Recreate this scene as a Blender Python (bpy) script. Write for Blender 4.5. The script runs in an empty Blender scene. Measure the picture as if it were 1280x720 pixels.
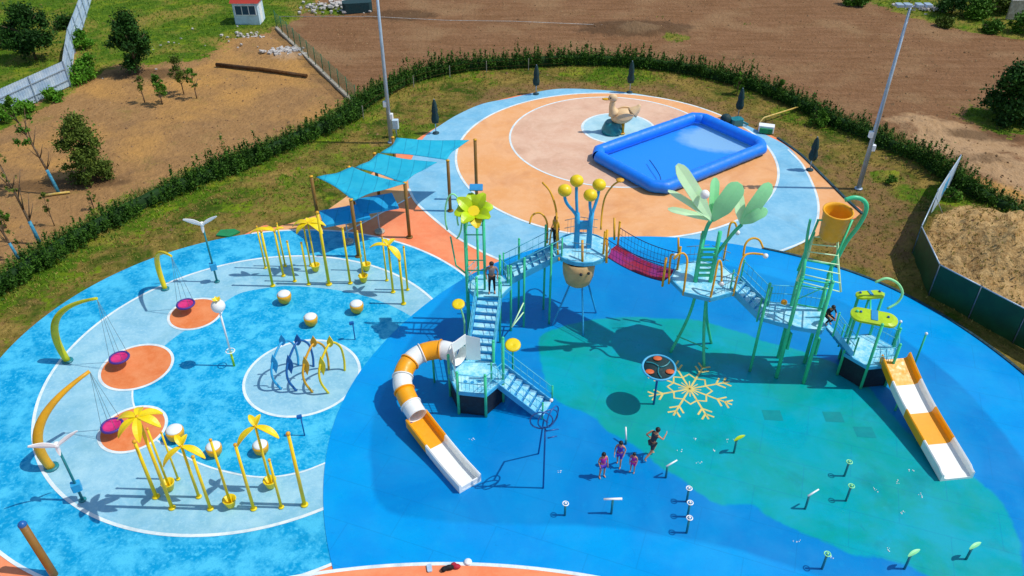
import bpy, math, random
import numpy as np
from mathutils import Vector, Matrix, noise as mnoise
R = math.radians
rnd = random.Random(7)
C = bpy.context.scene.collection
S = bpy.context.scene

# ---------------------------------------------------------------- survey of the site
F_PX, TILT, CAM_H = 1000.0, R(35.8), 25.0      # lens (px at 1280 wide), downward tilt, drone height

def G(px, py, z=0.0):
    """world point at height z seen at a photo position"""
    x = px - 640; y = py - 360
    dy = F_PX * math.cos(TILT) - y * math.sin(TILT); dz = F_PX * math.sin(TILT) + y * math.cos(TILT)
    t = (CAM_H - z) / dz
    return Vector((x * t, dy * t, z))

def rise(bx, by, ty):
    """height of a vertical thing with its foot at (bx,by) and its top at ty"""
    p = G(bx, by); lo, hi = -2.0, 24.0
    for _ in range(50):
        m = (lo + hi) / 2
        zr = m - CAM_H; d = p.y * math.cos(TILT) - zr * math.sin(TILT); u = p.y * math.sin(TILT) + zr * math.cos(TILT)
        if 360 - F_PX * u / d > ty: lo = m
        else: hi = m
    return lo

# ---------------------------------------------------------------- materials
def lin(h):
    h = h.lstrip('#'); o = []
    for i in (0, 2, 4):
        v = int(h[i:i + 2], 16) / 255
        o.append(v / 12.92 if v <= .04045 else ((v + .055) / 1.055) ** 2.4)
    return (*o, 1)

def new_mat(name):
    m = bpy.data.materials.new(name); m.use_nodes = True
    nt = m.node_tree
    return m, nt, nt.nodes['Principled BSDF']

def N(nt, t, **kw):
    n = nt.nodes.new(t)
    for k, v in kw.items():
        if k in n.inputs: n.inputs[k].default_value = v
        else: setattr(n, k, v)
    return n

def noise_fac(nt, scale, lo, hi, detail=5, rough=.6, coord='Object', dist=0.0, stretch=None):
    tc = N(nt, 'ShaderNodeTexCoord'); src = tc.outputs[coord]
    if stretch:
        mp = N(nt, 'ShaderNodeMapping'); mp.inputs['Scale'].default_value = stretch
        if len(stretch) > 3: pass
        nt.links.new(src, mp.inputs[0]); src = mp.outputs[0]
    n = N(nt, 'ShaderNodeTexNoise', Scale=scale, Detail=detail, Roughness=rough, Distortion=dist)
    nt.links.new(src, n.inputs['Vector'])
    r = N(nt, 'ShaderNodeMapRange'); r.inputs[1].default_value = lo; r.inputs[2].default_value = hi
    nt.links.new(n.outputs[0], r.inputs[0])
    return r.outputs[0]

def mix(nt, a, b, fac):
    m = N(nt, 'ShaderNodeMix'); m.data_type = 'RGBA'
    for sock, v in ((6, a), (7, b)):
        if isinstance(v, tuple): m.inputs[sock].default_value = v
        else: nt.links.new(v, m.inputs[sock])
    if isinstance(fac, (int, float)): m.inputs[0].default_value = fac
    else: nt.links.new(fac, m.inputs[0])
    return m.outputs[2]

def math_n(nt, op, a, b=None, clamp=False):
    m = N(nt, 'ShaderNodeMath'); m.operation = op; m.use_clamp = clamp
    for i, v in enumerate((a, b)):
        if v is None: continue
        if isinstance(v, (int, float)): m.inputs[i].default_value = v
        else: nt.links.new(v, m.inputs[i])
    return m.outputs[0]

def bump(nt, bs, scale, strength, dist=.02, detail=6):
    f = noise_fac(nt, scale, 0, 1, detail)
    b = N(nt, 'ShaderNodeBump', Strength=strength, Distance=dist)
    nt.links.new(f, b.inputs['Height']); nt.links.new(b.outputs[0], bs.inputs['Normal'])

def paint(name, col, rough=.35, var=.25, metallic=0.0, coat=0.0):
    """painted metal / fibreglass with faint fading and grime"""
    m, nt, bs = new_mat(name); c = lin(col)
    dull = tuple(v * (1 - var) + .03 * var for v in c[:3]) + (1,)
    c1 = mix(nt, c, dull, noise_fac(nt, 2.3, .42, .7))
    light = tuple(min(.85, v * 1.08 + .02) for v in c[:3]) + (1,)
    c2 = mix(nt, c1, light, noise_fac(nt, 9, .55, .8))
    nt.links.new(c2, bs.inputs['Base Color'])
    r = N(nt, 'ShaderNodeMapRange'); r.inputs[3].default_value = rough * .8; r.inputs[4].default_value = min(1, rough * 1.5)
    nt.links.new(noise_fac(nt, 6, .3, .7), r.inputs[0]); nt.links.new(r.outputs[0], bs.inputs['Roughness'])
    bs.inputs['Metallic'].default_value = metallic; bs.inputs['Coat Weight'].default_value = coat
    return m

def rubber(name, col, col2, scale=.8, lo=.45, hi=.62, grime='#5a6a66', gr=.18, rough=.75, wet=False, fine=.5, specks=None):
    """wet-pour rubber paving: mottled with paler worn clouds, grit and dirt"""
    m, nt, bs = new_mat(name)
    c = mix(nt, lin(col), lin(col2), noise_fac(nt, scale, lo, hi, 8, .68, dist=.3))
    c = mix(nt, c, lin(col2), math_n(nt, 'MULTIPLY', noise_fac(nt, scale * 7, .5, .68, 4), fine))
    dk = tuple(v * .78 for v in lin(col)[:3]) + (1,)
    c = mix(nt, c, dk, math_n(nt, 'MULTIPLY', noise_fac(nt, 26, .52, .75, 3), .45))
    c = mix(nt, c, lin(grime), math_n(nt, 'MULTIPLY', noise_fac(nt, .33, .5, .75, 6, dist=1.2), gr))
    if specks: c = mix(nt, c, lin(specks), math_n(nt, 'MULTIPLY', noise_fac(nt, 3.1, .6, .7, 6, .75, dist=.8), .5))
    nt.links.new(c, bs.inputs['Base Color'])
    r = N(nt, 'ShaderNodeMapRange'); r.inputs[3].default_value = rough * .62; r.inputs[4].default_value = rough
    nt.links.new(noise_fac(nt, .5, .4, .6, 4), r.inputs[0]); nt.links.new(r.outputs[0], bs.inputs['Roughness'])
    bs.inputs['Specular IOR Level'].default_value = .15
    bump(nt, bs, 60, .25, .01, 3)
    return m

M = {}
M['yellow'] = paint('yellow_paint', '#F0D200', .4, .15)
M['amber'] = paint('amber_paint', '#E2A60A', .4, .2)
M['lime'] = paint('lime_paint', '#B4D400', .35)
M['olive'] = paint('olive_yellow_paint', '#C2C400', .4)
M['green'] = paint('sea_green_paint', '#3ED094', .35)
M['leafgreen'] = paint('leaf_green_paint', '#98EEA6', .45, .1)
M['palegreen'] = paint('pale_green_paint', '#D2FCC6', .45, .08)
M['skyblue'] = paint('sky_blue_paint', '#2AA6DC', .4)
M['deepblue'] = paint('deep_blue_paint', '#0C5FA8', .35)
M['tealpaint'] = paint('teal_paint', '#1A7F88', .35)
M['white'] = paint('white_paint', '#F2F4F2', .35, .1)
M['orange'] = paint('orange_fibreglass', '#F9A602', .4, .1)
M['whitefg'] = paint('white_fibreglass', '#EEF1EC', .4, .1)
M['brown'] = paint('brown_post_paint', '#86601C', .5)
M['bucket'] = paint('bucket_paint', '#EEAA0C', .45, .15)
M['barrel'] = paint('barrel_fibreglass', '#D2AC72', .5, .3)
M['black'] = paint('black_panel', '#0B1826', .5)
M['deck'] = rubber('deck_panel', '#74C8E8', '#B8E8F4', 2.2, .45, .6, gr=.1, rough=.5)
M['deckside'] = paint('deck_edge_paint', '#48B4E0', .4)
M['riser'] = paint('riser_paint', '#2490CC', .4)
M['maroon'] = rubber('maroon_mat', '#96233A', '#8A2E78', .7, .47, .56, rough=.8)
M['navy'] = paint('navy_rope', '#14285A', .8)
M['purple'] = paint('purple_rim', '#4B2A8C', .5)
M['pink'] = paint('pink_net', '#D6287A', .7)
M['steel'] = paint('galvanised_steel', '#A9BCCB', .35, .2, metallic=.35)
M['cable'] = paint('steel_cable', '#6F8F98', .5)
M['pool'] = paint('pool_vinyl', '#0680F4', .4, .1)
M['fencegreen'] = paint('fence_green', '#1C6A46', .6)
M['thinrail'] = paint('pale_rail_paint', '#5CC4DC', .5)
M['rust'] = paint('rust_orange_paint', '#D8642C', .5)
M['umbrella'] = paint('dark_green_canvas', '#0E3A3E', .8)
M['duck'] = paint('duck_fibreglass', '#E8C492', .5, .2)
M['redroof'] = paint('red_roof', '#A83020', .7)
M['hut'] = paint('hut_panel', '#C5DDEA', .5)
M['glass'] = paint('window_glass', '#1B4A66', .12)
M['concrete'] = rubber('concrete', '#A39A88', '#C3BBAA', 3, gr=.2)
M['bark'] = rubber('bark', '#5A4632', '#83705A', 6, rough=.9)
M['barkblue'] = rubber('whitewashed_bark', '#2F7FA0', '#5FA8BE', 6, rough=.9)
M['log'] = rubber('old_timber', '#4A3018', '#6A4A28', 5, rough=.9)
M['bamboo'] = rubber('bamboo_pole', '#C9A850', '#E0C884', 5, rough=.7)
M['kerb'] = rubber('dark_kerb', '#26404A', '#3C5A60', 3, rough=.7)
M['line'] = rubber('white_line', '#E8F0EE', '#C9DDE2', 1.5, rough=.7, gr=.25)
M['snow'] = rubber('cream_marking', '#E6D07A', '#CDB868', 3, rough=.7)
M['skin'] = paint('skin', '#C88C66', .55, .1)
M['hair'] = paint('black_hair', '#0B0908', .5, .1)
M['red'] = paint('red_cloth', '#B01830', .8)
M['blackcloth'] = paint('black_cloth', '#0E0D12', .85)
M['greycloth'] = paint('grey_cloth', '#8A7F7C', .85)
M['magenta'] = paint('magenta_cloth', '#C42A9C', .8)
M['violet'] = paint('violet_cloth', '#5A34B4', .8)
M['darkgrey'] = paint('charcoal_cloth', '#3A4048', .8)
M['mustard'] = paint('mustard_cloth', '#C99A18', .8)
M['tarp'] = paint('green_tarp', '#0F8A50', .7)
M['rubble'] = rubber('pale_rubble', '#A9A29A', '#E0DCD6', 8, rough=.9)

# rubber paving
M['outer'] = rubber('outer_blue_rubber', '#0096CA', '#4CC0E4', .9, .43, .6, '#147CA2', .3, fine=.95, specks='#008ABE')
M['pale'] = rubber('pale_blue_rubber', '#86BED4', '#A2D0DE', .9, .42, .64, '#5FA2B4', .5, fine=.8)
M['sea'] = rubber('mottled_blue_rubber', '#009CD0', '#50C4E6', 1.2, .45, .6, '#0C80AC', .3, fine=.95)
M['ringblue'] = rubber('ring_blue_rubber', '#76B6D4', '#94C8DE', .6, .4, .65, '#6C98AC', .4, fine=.6)
M['path'] = rubber('coral_rubber', '#F28658', '#F79C6E', .5, .4, .65, '#C97A58', .4)
M['peach'] = rubber('peach_rubber', '#E6A468', '#ECB482', .4, .4, .65, '#C88456', .5, specks='#DC9464')
M['pinkish'] = rubber('pinkish_rubber', '#DAAE90', '#E4C0A4', .5, .4, .65, '#B88E70', .6, specks='#C4936C')
M['discorange'] = rubber('orange_disc_rubber', '#E07C44', '#EA9460', .9, .4, .65, '#C06A40', .35)
M['duckpad'] = rubber('duck_pad_rubber', '#9FCCDA', '#B8DAE0', .7, .4, .65, '#7FA9B2', .4)

def pool_floor_mat():
    m, nt, bs = new_mat('wet_blue_pool_floor')
    at = N(nt, 'ShaderNodeAttribute'); at.attribute_name = 'zones'
    sep = N(nt, 'ShaderNodeSeparateColor'); nt.links.new(at.outputs['Color'], sep.inputs[0])
    wob = math_n(nt, 'SUBTRACT', noise_fac(nt, .7, 0, 1, 6), .5)
    teal_m = math_n(nt, 'ADD', sep.outputs[0], math_n(nt, 'MULTIPLY', wob, .9))
    rr = N(nt, 'ShaderNodeMapRange'); rr.inputs[1].default_value = .38; rr.inputs[2].default_value = .62; nt.links.new(teal_m, rr.inputs[0])
    deep_m = math_n(nt, 'ADD', sep.outputs[1], math_n(nt, 'MULTIPLY', wob, .5))
    dr = N(nt, 'ShaderNodeMapRange'); dr.inputs[1].default_value = .3; dr.inputs[2].default_value = .7; nt.links.new(deep_m, dr.inputs[0])
    edge = mix(nt, lin('#0090DA'), lin('#009ADE'), noise_fac(nt, .3, .4, .6))
    deep = mix(nt, lin('#007EC4'), lin('#008ACC'), noise_fac(nt, .22, .4, .62, 4, dist=.8))
    teal = mix(nt, lin('#009C96'), lin('#00A2B4'), noise_fac(nt, .3, .38, .62, 5, dist=.9))
    teal = mix(nt, teal, lin('#007C80'), math_n(nt, 'MULTIPLY', noise_fac(nt, .45, .55, .75, 4), .6))
    c = mix(nt, edge, deep, dr.outputs[0]); c = mix(nt, c, teal, rr.outputs[0])
    c = mix(nt, c, lin('#1AA8DC'), math_n(nt, 'MULTIPLY', noise_fac(nt, 2.4, .54, .8, 8, .75), .3))
    c = mix(nt, c, lin('#0670B4'), math_n(nt, 'MULTIPLY', noise_fac(nt, 18, .55, .8, 3), .3))
    tc = N(nt, 'ShaderNodeTexCoord'); bk = N(nt, 'ShaderNodeTexBrick', Scale=.14); bk.inputs['Mortar Size'].default_value = .003; bk.inputs['Mortar Smooth'].default_value = .3
    mp = N(nt, 'ShaderNodeMapping'); mp.inputs['Rotation'].default_value = (0, 0, .35); nt.links.new(tc.outputs['Object'], mp.inputs[0]); nt.links.new(mp.outputs[0], bk.inputs['Vector'])
    c = mix(nt, c, lin('#0568A0'), math_n(nt, 'MULTIPLY', bk.outputs['Fac'], .22))
    c = mix(nt, c, lin('#0A5E94'), math_n(nt, 'MULTIPLY', noise_fac(nt, 1.1, .6, .7, 9, .8, dist=2), .35))
    nt.links.new(c, bs.inputs['Base Color'])
    bs.inputs['Specular IOR Level'].default_value = .22
    r = N(nt, 'ShaderNodeMapRange'); r.inputs[3].default_value = .22; r.inputs[4].default_value = .6
    nt.links.new(noise_fac(nt, .35, .38, .62, 5), r.inputs[0]); nt.links.new(r.outputs[0], bs.inputs['Roughness'])
    bump(nt, bs, 9, .08, .02, 4)
    return m
M['poolfloor'] = pool_floor_mat()

def ground_mat():
    m, nt, bs = new_mat('earth_and_grass')
    def attr(nm):
        at = N(nt, 'ShaderNodeAttribute'); at.attribute_name = nm
        sep = N(nt, 'ShaderNodeSeparateColor'); nt.links.new(at.outputs['Color'], sep.inputs[0]); return sep.outputs
    a, b = attr('cover'), attr('soil')
    def edgey(sock, nz, w=.8, lo=.4, hi=.6):
        v = math_n(nt, 'ADD', sock, math_n(nt, 'MULTIPLY', math_n(nt, 'SUBTRACT', nz, .5), w))
        r = N(nt, 'ShaderNodeMapRange'); r.inputs[1].default_value = lo; r.inputs[2].default_value = hi
        nt.links.new(v, r.inputs[0]); return r.outputs[0]
    big = noise_fac(nt, .22, .25, .75, 8, .65); mid = noise_fac(nt, .8, .25, .75, 8, .7); fine = noise_fac(nt, 1.8, .34, .66, 9, .78, dist=.5)
    tan = mix(nt, lin('#9A7448'), lin('#B48C5C'), mid); tan = mix(nt, tan, lin('#80603E'), math_n(nt, 'MULTIPLY', fine, .5))
    tan = mix(nt, tan, lin('#C0904E'), math_n(nt, 'MULTIPLY', noise_fac(nt, .1, .48, .62, 6, .6), .8)); tan = mix(nt, tan, lin('#806448'), math_n(nt, 'MULTIPLY', noise_fac(nt, .13, .52, .66, 8, .7, dist=1.5), .6)); tan = mix(nt, tan, lin('#7A7434'), math_n(nt, 'MULTIPLY', noise_fac(nt, .35, .56, .7, 8, .75), .45))
    # ploughed earth with long furrows
    fur = noise_fac(nt, 1.4, .3, .7, 6, .65, stretch=(.16, 1.0, 1.0))
    plo = mix(nt, lin('#7C5838'), lin('#987252'), fur); plo = mix(nt, plo, lin('#624830'), math_n(nt, 'MULTIPLY', fine, .45))
    plo = mix(nt, plo, lin('#A0825E'), math_n(nt, 'MULTIPLY', noise_fac(nt, .16, .5, .7, 7), .6))
    c = mix(nt, tan, plo, edgey(a[1], mid, .5, .3, .7))
    pale = mix(nt, lin('#BFA07C'), lin('#A8845C'), mid)
    c = mix(nt, c, pale, edgey(a[2], mid, .9, .35, .75))
    # dry lawn: straw, olive and bare earth
    ver = mix(nt, lin('#6F6228'), lin('#A28848'), noise_fac(nt, .5, .32, .68, 9, .7, stretch=(.6, 1.2, 1)))
    ver = mix(nt, ver, lin('#3C5412'), noise_fac(nt, .3, .44, .6, 8, .72, dist=.6))
    ver = mix(nt, ver, lin('#8C6A44'), math_n(nt, 'MULTIPLY', noise_fac(nt, 1.3, .52, .68, 7), .6))
    ver = mix(nt, ver, lin('#3A4210'), math_n(nt, 'MULTIPLY', noise_fac(nt, 4, .5, .72, 6), .4))
    c = mix(nt, c, ver, edgey(b[0], mid, .5))
    bare = mix(nt, lin('#96754E'), lin('#7C5C3E'), mid)
    c = mix(nt, c, bare, math_n(nt, 'MULTIPLY', edgey(b[1], mid, 1.0, .4, .8), .85))
    straw = mix(nt, lin('#A8824E'), lin('#D2B27C'), noise_fac(nt, 1.2, .35, .65, 9, .78, dist=2.0)); straw = mix(nt, straw, lin('#7C5C36'), math_n(nt, 'MULTIPLY', noise_fac(nt, .9, .5, .62, 9, .78, dist=1.5), .8))
    c = mix(nt, c, straw, edgey(b[2], mid, .5))
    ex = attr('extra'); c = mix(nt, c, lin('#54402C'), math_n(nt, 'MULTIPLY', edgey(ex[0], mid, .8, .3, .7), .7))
    grs = mix(nt, lin('#446812'), lin('#6E861C'), mid); grs = mix(nt, grs, lin('#264E0C'), math_n(nt, 'MULTIPLY', fine, .8))
    grs = mix(nt, grs, lin('#94803E'), math_n(nt, 'MULTIPLY', noise_fac(nt, .16, .47, .62, 9, .72, dist=.8), .85))
    grs = mix(nt, grs, lin('#8A9A1E'), math_n(nt, 'MULTIPLY', noise_fac(nt, .4, .52, .66, 8, .72), .6))
    c = mix(nt, c, grs, edgey(a[0], mid, 1.2, .42, .62))
    nt.links.new(c, bs.inputs['Base Color']); bs.inputs['Roughness'].default_value = .95
    bs.inputs['Specular IOR Level'].default_value = .1
    f = noise_fac(nt, 3.0, 0, 1, 10); bp = N(nt, 'ShaderNodeBump', Strength=.9, Distance=.25)
    nt.links.new(f, bp.inputs['Height']); nt.links.new(bp.outputs[0], bs.inputs['Normal'])
    return m
M['ground'] = ground_mat()

def leaf_mat(name, c1, c2, c3):
    m, nt, bs = new_mat(name)
    g = N(nt, 'ShaderNodeAttribute'); g.attribute_name = 'tone'
    c = mix(nt, lin(c1), lin(c2), g.outputs['Fac']); c = mix(nt, c, lin(c3), noise_fac(nt, .9, .5, .7))
    nt.links.new(c, bs.inputs['Base Color']); bs.inputs['Roughness'].default_value = .7
    bs.inputs['Specular IOR Level'].default_value = .2
    return m
M['leafdark'] = leaf_mat('dark_foliage', '#16350E', '#34601A', '#1E4414')
M['leafmid'] = leaf_mat('mid_foliage', '#2C5410', '#5E8A22', '#44701C')
M['leafolive'] = leaf_mat('olive_foliage', '#3A4E14', '#6A7C2C', '#4E6420')
M['leafbright'] = leaf_mat('bright_foliage', '#2F6410', '#6AA024', '#4A8418')
M['hedge'] = leaf_mat('hedge_foliage', '#17360A', '#4A741C', '#2A5012')
M['grassblade'] = leaf_mat('grass_blades', '#3A6A10', '#86A02E', '#5A8418')
M['grasspale'] = leaf_mat('pale_grass_blades', '#6E7434', '#A09658', '#7E8040')
M['grassdry'] = leaf_mat('dry_grass_blades', '#6E6426', '#A8944E', '#7C7A30')

def corrug_mat(name, c, c2, scale=9.0, bandwidth=.5):
    m, nt, bs = new_mat(name)
    cc = mix(nt, lin(c), lin(c2), noise_fac(nt, 1.2, .4, .65, 6)); nt.links.new(cc, bs.inputs['Base Color'])
    bs.inputs['Roughness'].default_value = .5
    return m
M['fencewhite'] = corrug_mat('weathered_white_sheet', '#9FB9D2', '#C6D6E2')
M['netgreen'] = corrug_mat('dark_green_netting', '#083A18', '#104C24')

def fabric_mat(name, c, c2):
    m, nt, bs = new_mat(name)
    cc = mix(nt, lin(c), lin(c2), noise_fac(nt, 1.1, .4, .66, 5))
    tc = N(nt, 'ShaderNodeTexCoord'); wv = N(nt, 'ShaderNodeTexWave', Scale=.42); nt.links.new(tc.outputs['Object'], wv.inputs['Vector'])
    r = N(nt, 'ShaderNodeMapRange'); r.inputs[1].default_value = .985; r.inputs[2].default_value = 1.0; nt.links.new(wv.outputs['Fac'], r.inputs[0])
    cc = mix(nt, cc, lin('#0A86B4'), math_n(nt, 'MULTIPLY', r.outputs[0], .5)); cc = mix(nt, cc, lin('#149CC8'), math_n(nt, 'MULTIPLY', noise_fac(nt, .8, .55, .7, 6, .7, dist=1.5), .6))
    nt.links.new(cc, bs.inputs['Base Color'])
    bs.inputs['Roughness'].default_value = .8
    tr = N(nt, 'ShaderNodeBsdfTranslucent'); nt.links.new(cc, tr.inputs[0])
    ms = N(nt, 'ShaderNodeMixShader'); ms.inputs[0].default_value = .42
    nt.links.new(bs.outputs[0], ms.inputs[1]); nt.links.new(tr.outputs[0], ms.inputs[2])
    nt.links.new(ms.outputs[0], nt.nodes['Material Output'].inputs[0])
    return m
M['sail'] = fabric_mat('cyan_shade_cloth', '#20CCE8', '#38D8EE')
M['sailblue'] = fabric_mat('blue_shade_cloth', '#1CB4E8', '#2CC2EE')

def water_mat():
    m, nt, bs = new_mat('paddling_water')
    bs.inputs['Base Color'].default_value = (.1, .5, .9, 1); bs.inputs['Roughness'].default_value = .06
    bs.inputs['IOR'].default_value = 1.33; bs.inputs['Alpha'].default_value = .12
    b = N(nt, 'ShaderNodeBump', Strength=.15, Distance=.05); nt.links.new(noise_fac(nt, 3, 0, 1), b.inputs['Height']); nt.links.new(b.outputs[0], bs.inputs['Normal'])
    return m

# ---------------------------------------------------------------- mesh builder
class MB:
    def __init__(s): s.v = []; s.f = []; s.sm = []
    def add(s, vs, fs, smooth=False):
        o = len(s.v); s.v += [tuple(v) for v in vs]
        s.f += [tuple(i + o for i in f) for f in fs]
        s.sm += (smooth if isinstance(smooth, list) else [smooth] * len(fs)); return s
    def box(s, c, d, rz=0.0, bev=0.0, mat=None):
        x, y, z = [v / 2 for v in d]; m = mat or Matrix.Rotation(rz, 3, 'Z'); c = Vector(c)
        b = min(bev, x * .45, y * .45)
        if b > 0:
            ring = [(-x + b, -y), (x - b, -y), (x, -y + b), (x, y - b), (x - b, y), (-x + b, y), (-x, y - b), (-x, -y + b)]
        else: ring = [(-x, -y), (x, -y), (x, y), (-x, y)]
        n = len(ring)
        vs = [c + m @ Vector((p[0], p[1], -z)) for p in ring] + [c + m @ Vector((p[0], p[1], z)) for p in ring]
        fs = [tuple(range(n))[::-1], tuple(range(n, 2 * n))] + [(i, (i + 1) % n, n + (i + 1) % n, n + i) for i in range(n)]
        return s.add(vs, fs)
    def tube(s, pts, r, seg=10, cap=True):
        pts = [Vector(p) for p in pts]; n = len(pts)
        rs = r if isinstance(r, (list, tuple)) else [r] * n
        t0 = (pts[1] - pts[0]).normalized(); up = Vector((0, 0, 1)) if abs(t0.z) < .9 else Vector((1, 0, 0))
        nrm = t0.cross(up).normalized(); vs = []; fs = []; prev = t0
        for i, p in enumerate(pts):
            if i == 0: t = t0
            elif i == n - 1: t = (pts[-1] - pts[-2]).normalized()
            else: t = ((pts[i + 1] - p).normalized() + (p - pts[i - 1]).normalized()).normalized()
            q = prev.rotation_difference(t); nrm = (q @ nrm); nrm = (nrm - t * nrm.dot(t)).normalized(); prev = t
            bn = t.cross(nrm)
            for k in range(seg):
                a = 2 * math.pi * k / seg; vs.append(p + (nrm * math.cos(a) + bn * math.sin(a)) * rs[i])
        for i in range(n - 1):
            for k in range(seg):
                a, b = i * seg + k, i * seg + (k + 1) % seg
                fs.append((a, b, b + seg, a + seg))
        sm = [True] * len(fs)
        if cap: fs += [tuple(range(seg))[::-1], tuple(range((n - 1) * seg, n * seg))]; sm += [False, False]
        return s.add(vs, fs, sm)
    def lathe(s, prof, c=(0, 0, 0), seg=20, mat=None, smooth=True, arc=None):
        c = Vector(c); m = mat or Matrix.Identity(3); vs = []; fs = []
        for r, z in prof:
            for k in range(seg):
                a = 2 * math.pi * k / seg; vs.append(c + m @ Vector((r * math.cos(a), r * math.sin(a), z)))
        for i in range(len(prof) - 1):
            for k in range(seg):
                a, b = i * seg + k, i * seg + (k + 1) % seg; fs.append((a, b, b + seg, a + seg))
        sm = [smooth] * len(fs)
        if prof[0][0] > 1e-4: fs.append(tuple(range(seg))[::-1]); sm.append(False)
        if prof[-1][0] > 1e-4: fs.append(tuple(range((len(prof) - 1) * seg, len(prof) * seg))); sm.append(False)
        return s.add(vs, fs, sm)
    def ball(s, c, r, seg=18, rings=10, sc=(1, 1, 1), mat=None):
        c = Vector(c); m = mat or Matrix.Identity(3); vs = []; fs = []
        for i in range(rings + 1):
            th = math.pi * i / rings
            for k in range(seg):
                a = 2 * math.pi * k / seg
                vs.append(c + m @ Vector((r * sc[0] * math.sin(th) * math.cos(a), r * sc[1] * math.sin(th) * math.sin(a), -r * sc[2] * math.cos(th))))
        for i in range(rings):
            for k in range(seg):
                a, b = i * seg + k, i * seg + (k + 1) % seg; fs.append((a, b, b + seg, a + seg))
        return s.add(vs, fs, True)
    def prism(s, ring, z0, z1):
        n = len(ring); vs = [(p[0], p[1], z0) for p in ring] + [(p[0], p[1], z1) for p in ring]
        return s.add(vs, [tuple(range(n))[::-1], tuple(range(n, 2 * n))] + [(i, (i + 1) % n, n + (i + 1) % n, n + i) for i in range(n)])
    def sheet(s, ring, z):
        return s.add([(p[0], p[1], z) for p in ring], [tuple(range(len(ring)))])
    def leaf(s, base, tip, w, th=.03, droop=.0, nseg=8, prof=None, up=Vector((0, 0, 1)), cup=.12):
        """curved paddle leaf with thickness from base to tip, sagging by droop"""
        base, tip = Vector(base), Vector(tip); d = tip - base; L = d.length
        side = d.cross(up).normalized(); nn = side.cross(d).normalized(); vs = []; fs = []
        for i in range(nseg + 1):
            t = i / nseg; p = base + d * t + nn * (droop * 4 * t * (1 - t))
            ww = w * (prof(t) if prof else math.sin(math.pi * min(1, t * .93 + .05)) ** .7)
            for (a, b) in ((-1, cup), (0, 0), (1, cup)):
                vs.append(p + side * (a * ww / 2) + nn * (b * ww + th / 2))
            for (a, b) in ((1, cup), (0, 0), (-1, cup)):
                vs.append(p + side * (a * ww / 2) + nn * (b * ww - th / 2))
        for i in range(nseg):
            for k in range(6):
                a, b = i * 6 + k, i * 6 + (k + 1) % 6; fs.append((a, b, b + 6, a + 6))
        fs += [tuple(range(6))[::-1], tuple(range(nseg * 6, nseg * 6 + 6))]
        return s.add(vs, fs, False)
    def build(s, name, mat, parent=None, loc=None):
        me = bpy.data.meshes.new(name); vs = s.v
        if parent is not None and loc is None:
            o = parent_loc(parent); vs = [(v[0] - o.x, v[1] - o.y, v[2] - o.z) for v in vs]
        me.from_pydata(vs, [], s.f); me.polygons.foreach_set('use_smooth', s.sm); me.update()
        mats = mat if isinstance(mat, list) else [mat]
        for m_ in mats: me.materials.append(M[m_] if isinstance(m_, str) else m_)
        ob = bpy.data.objects.new(name, me); C.objects.link(ob)
        if parent is not None: ob.parent = parent
        return ob

def parent_loc(p):
    v = Vector((0, 0, 0))
    while p is not None: v += Vector(p.location); p = p.parent
    return v

def thing(name, label, cat, loc, group=None):
    o = bpy.data.objects.new(name, None); C.objects.link(o); o.location = loc
    o['label'] = label; o['category'] = cat
    if group: o['group'] = group
    o.empty_display_size = .3
    return o
def tag(o, label, cat, group=None, kind=None):
    if label: o['label'] = label
    if cat: o['category'] = cat
    if group: o['group'] = group
    if kind: o['kind'] = kind
    return o
def struct(o, label): o['kind'] = 'structure'; o['label'] = label; return o

def bez(p0, p1, p2, p3, n=12):
    p0, p1, p2, p3 = map(Vector, (p0, p1, p2, p3)); o = []
    for i in range(n + 1):
        t = i / n; u = 1 - t; o.append(p0 * u ** 3 + p1 * 3 * u * u * t + p2 * 3 * u * t * t + p3 * t ** 3)
    return o
def smooth_path(pts, n=6):
    pts = [Vector(p) for p in pts]; o = []
    P = [pts[0] * 2 - pts[1]] + pts + [pts[-1] * 2 - pts[-2]]
    for i in range(1, len(P) - 2):
        for k in range(n):
            t = k / n; a, b, c, d = P[i - 1], P[i], P[i + 1], P[i + 2]
            o.append(.5 * ((2 * b) + (c - a) * t + (2 * a - 5 * b + 4 * c - d) * t * t + (-a + 3 * b - 3 * c + d) * t ** 3))
    o.append(pts[-1]); return o
def closed_path(pts, n=6):
    pts = [Vector(p) for p in pts]; L = len(pts); o = []
    for i in range(L):
        a, b, c, d = pts[i - 1], pts[i], pts[(i + 1) % L], pts[(i + 2) % L]
        for k in range(n):
            t = k / n
            o.append(.5 * ((2 * b) + (c - a) * t + (2 * a - 5 * b + 4 * c - d) * t * t + (-a + 3 * b - 3 * c + d) * t ** 3))
    return o
def circle(cx, cy, r, n=160, a0=0, a1=2 * math.pi):
    full = abs(a1 - a0 - 2 * math.pi) < 1e-6
    return [Vector((cx + r * math.cos(a0 + (a1 - a0) * k / (n if full else n - 1)), cy + r * math.sin(a0 + (a1 - a0) * k / (n if full else n - 1)), 0)) for k in range(n)]

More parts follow.
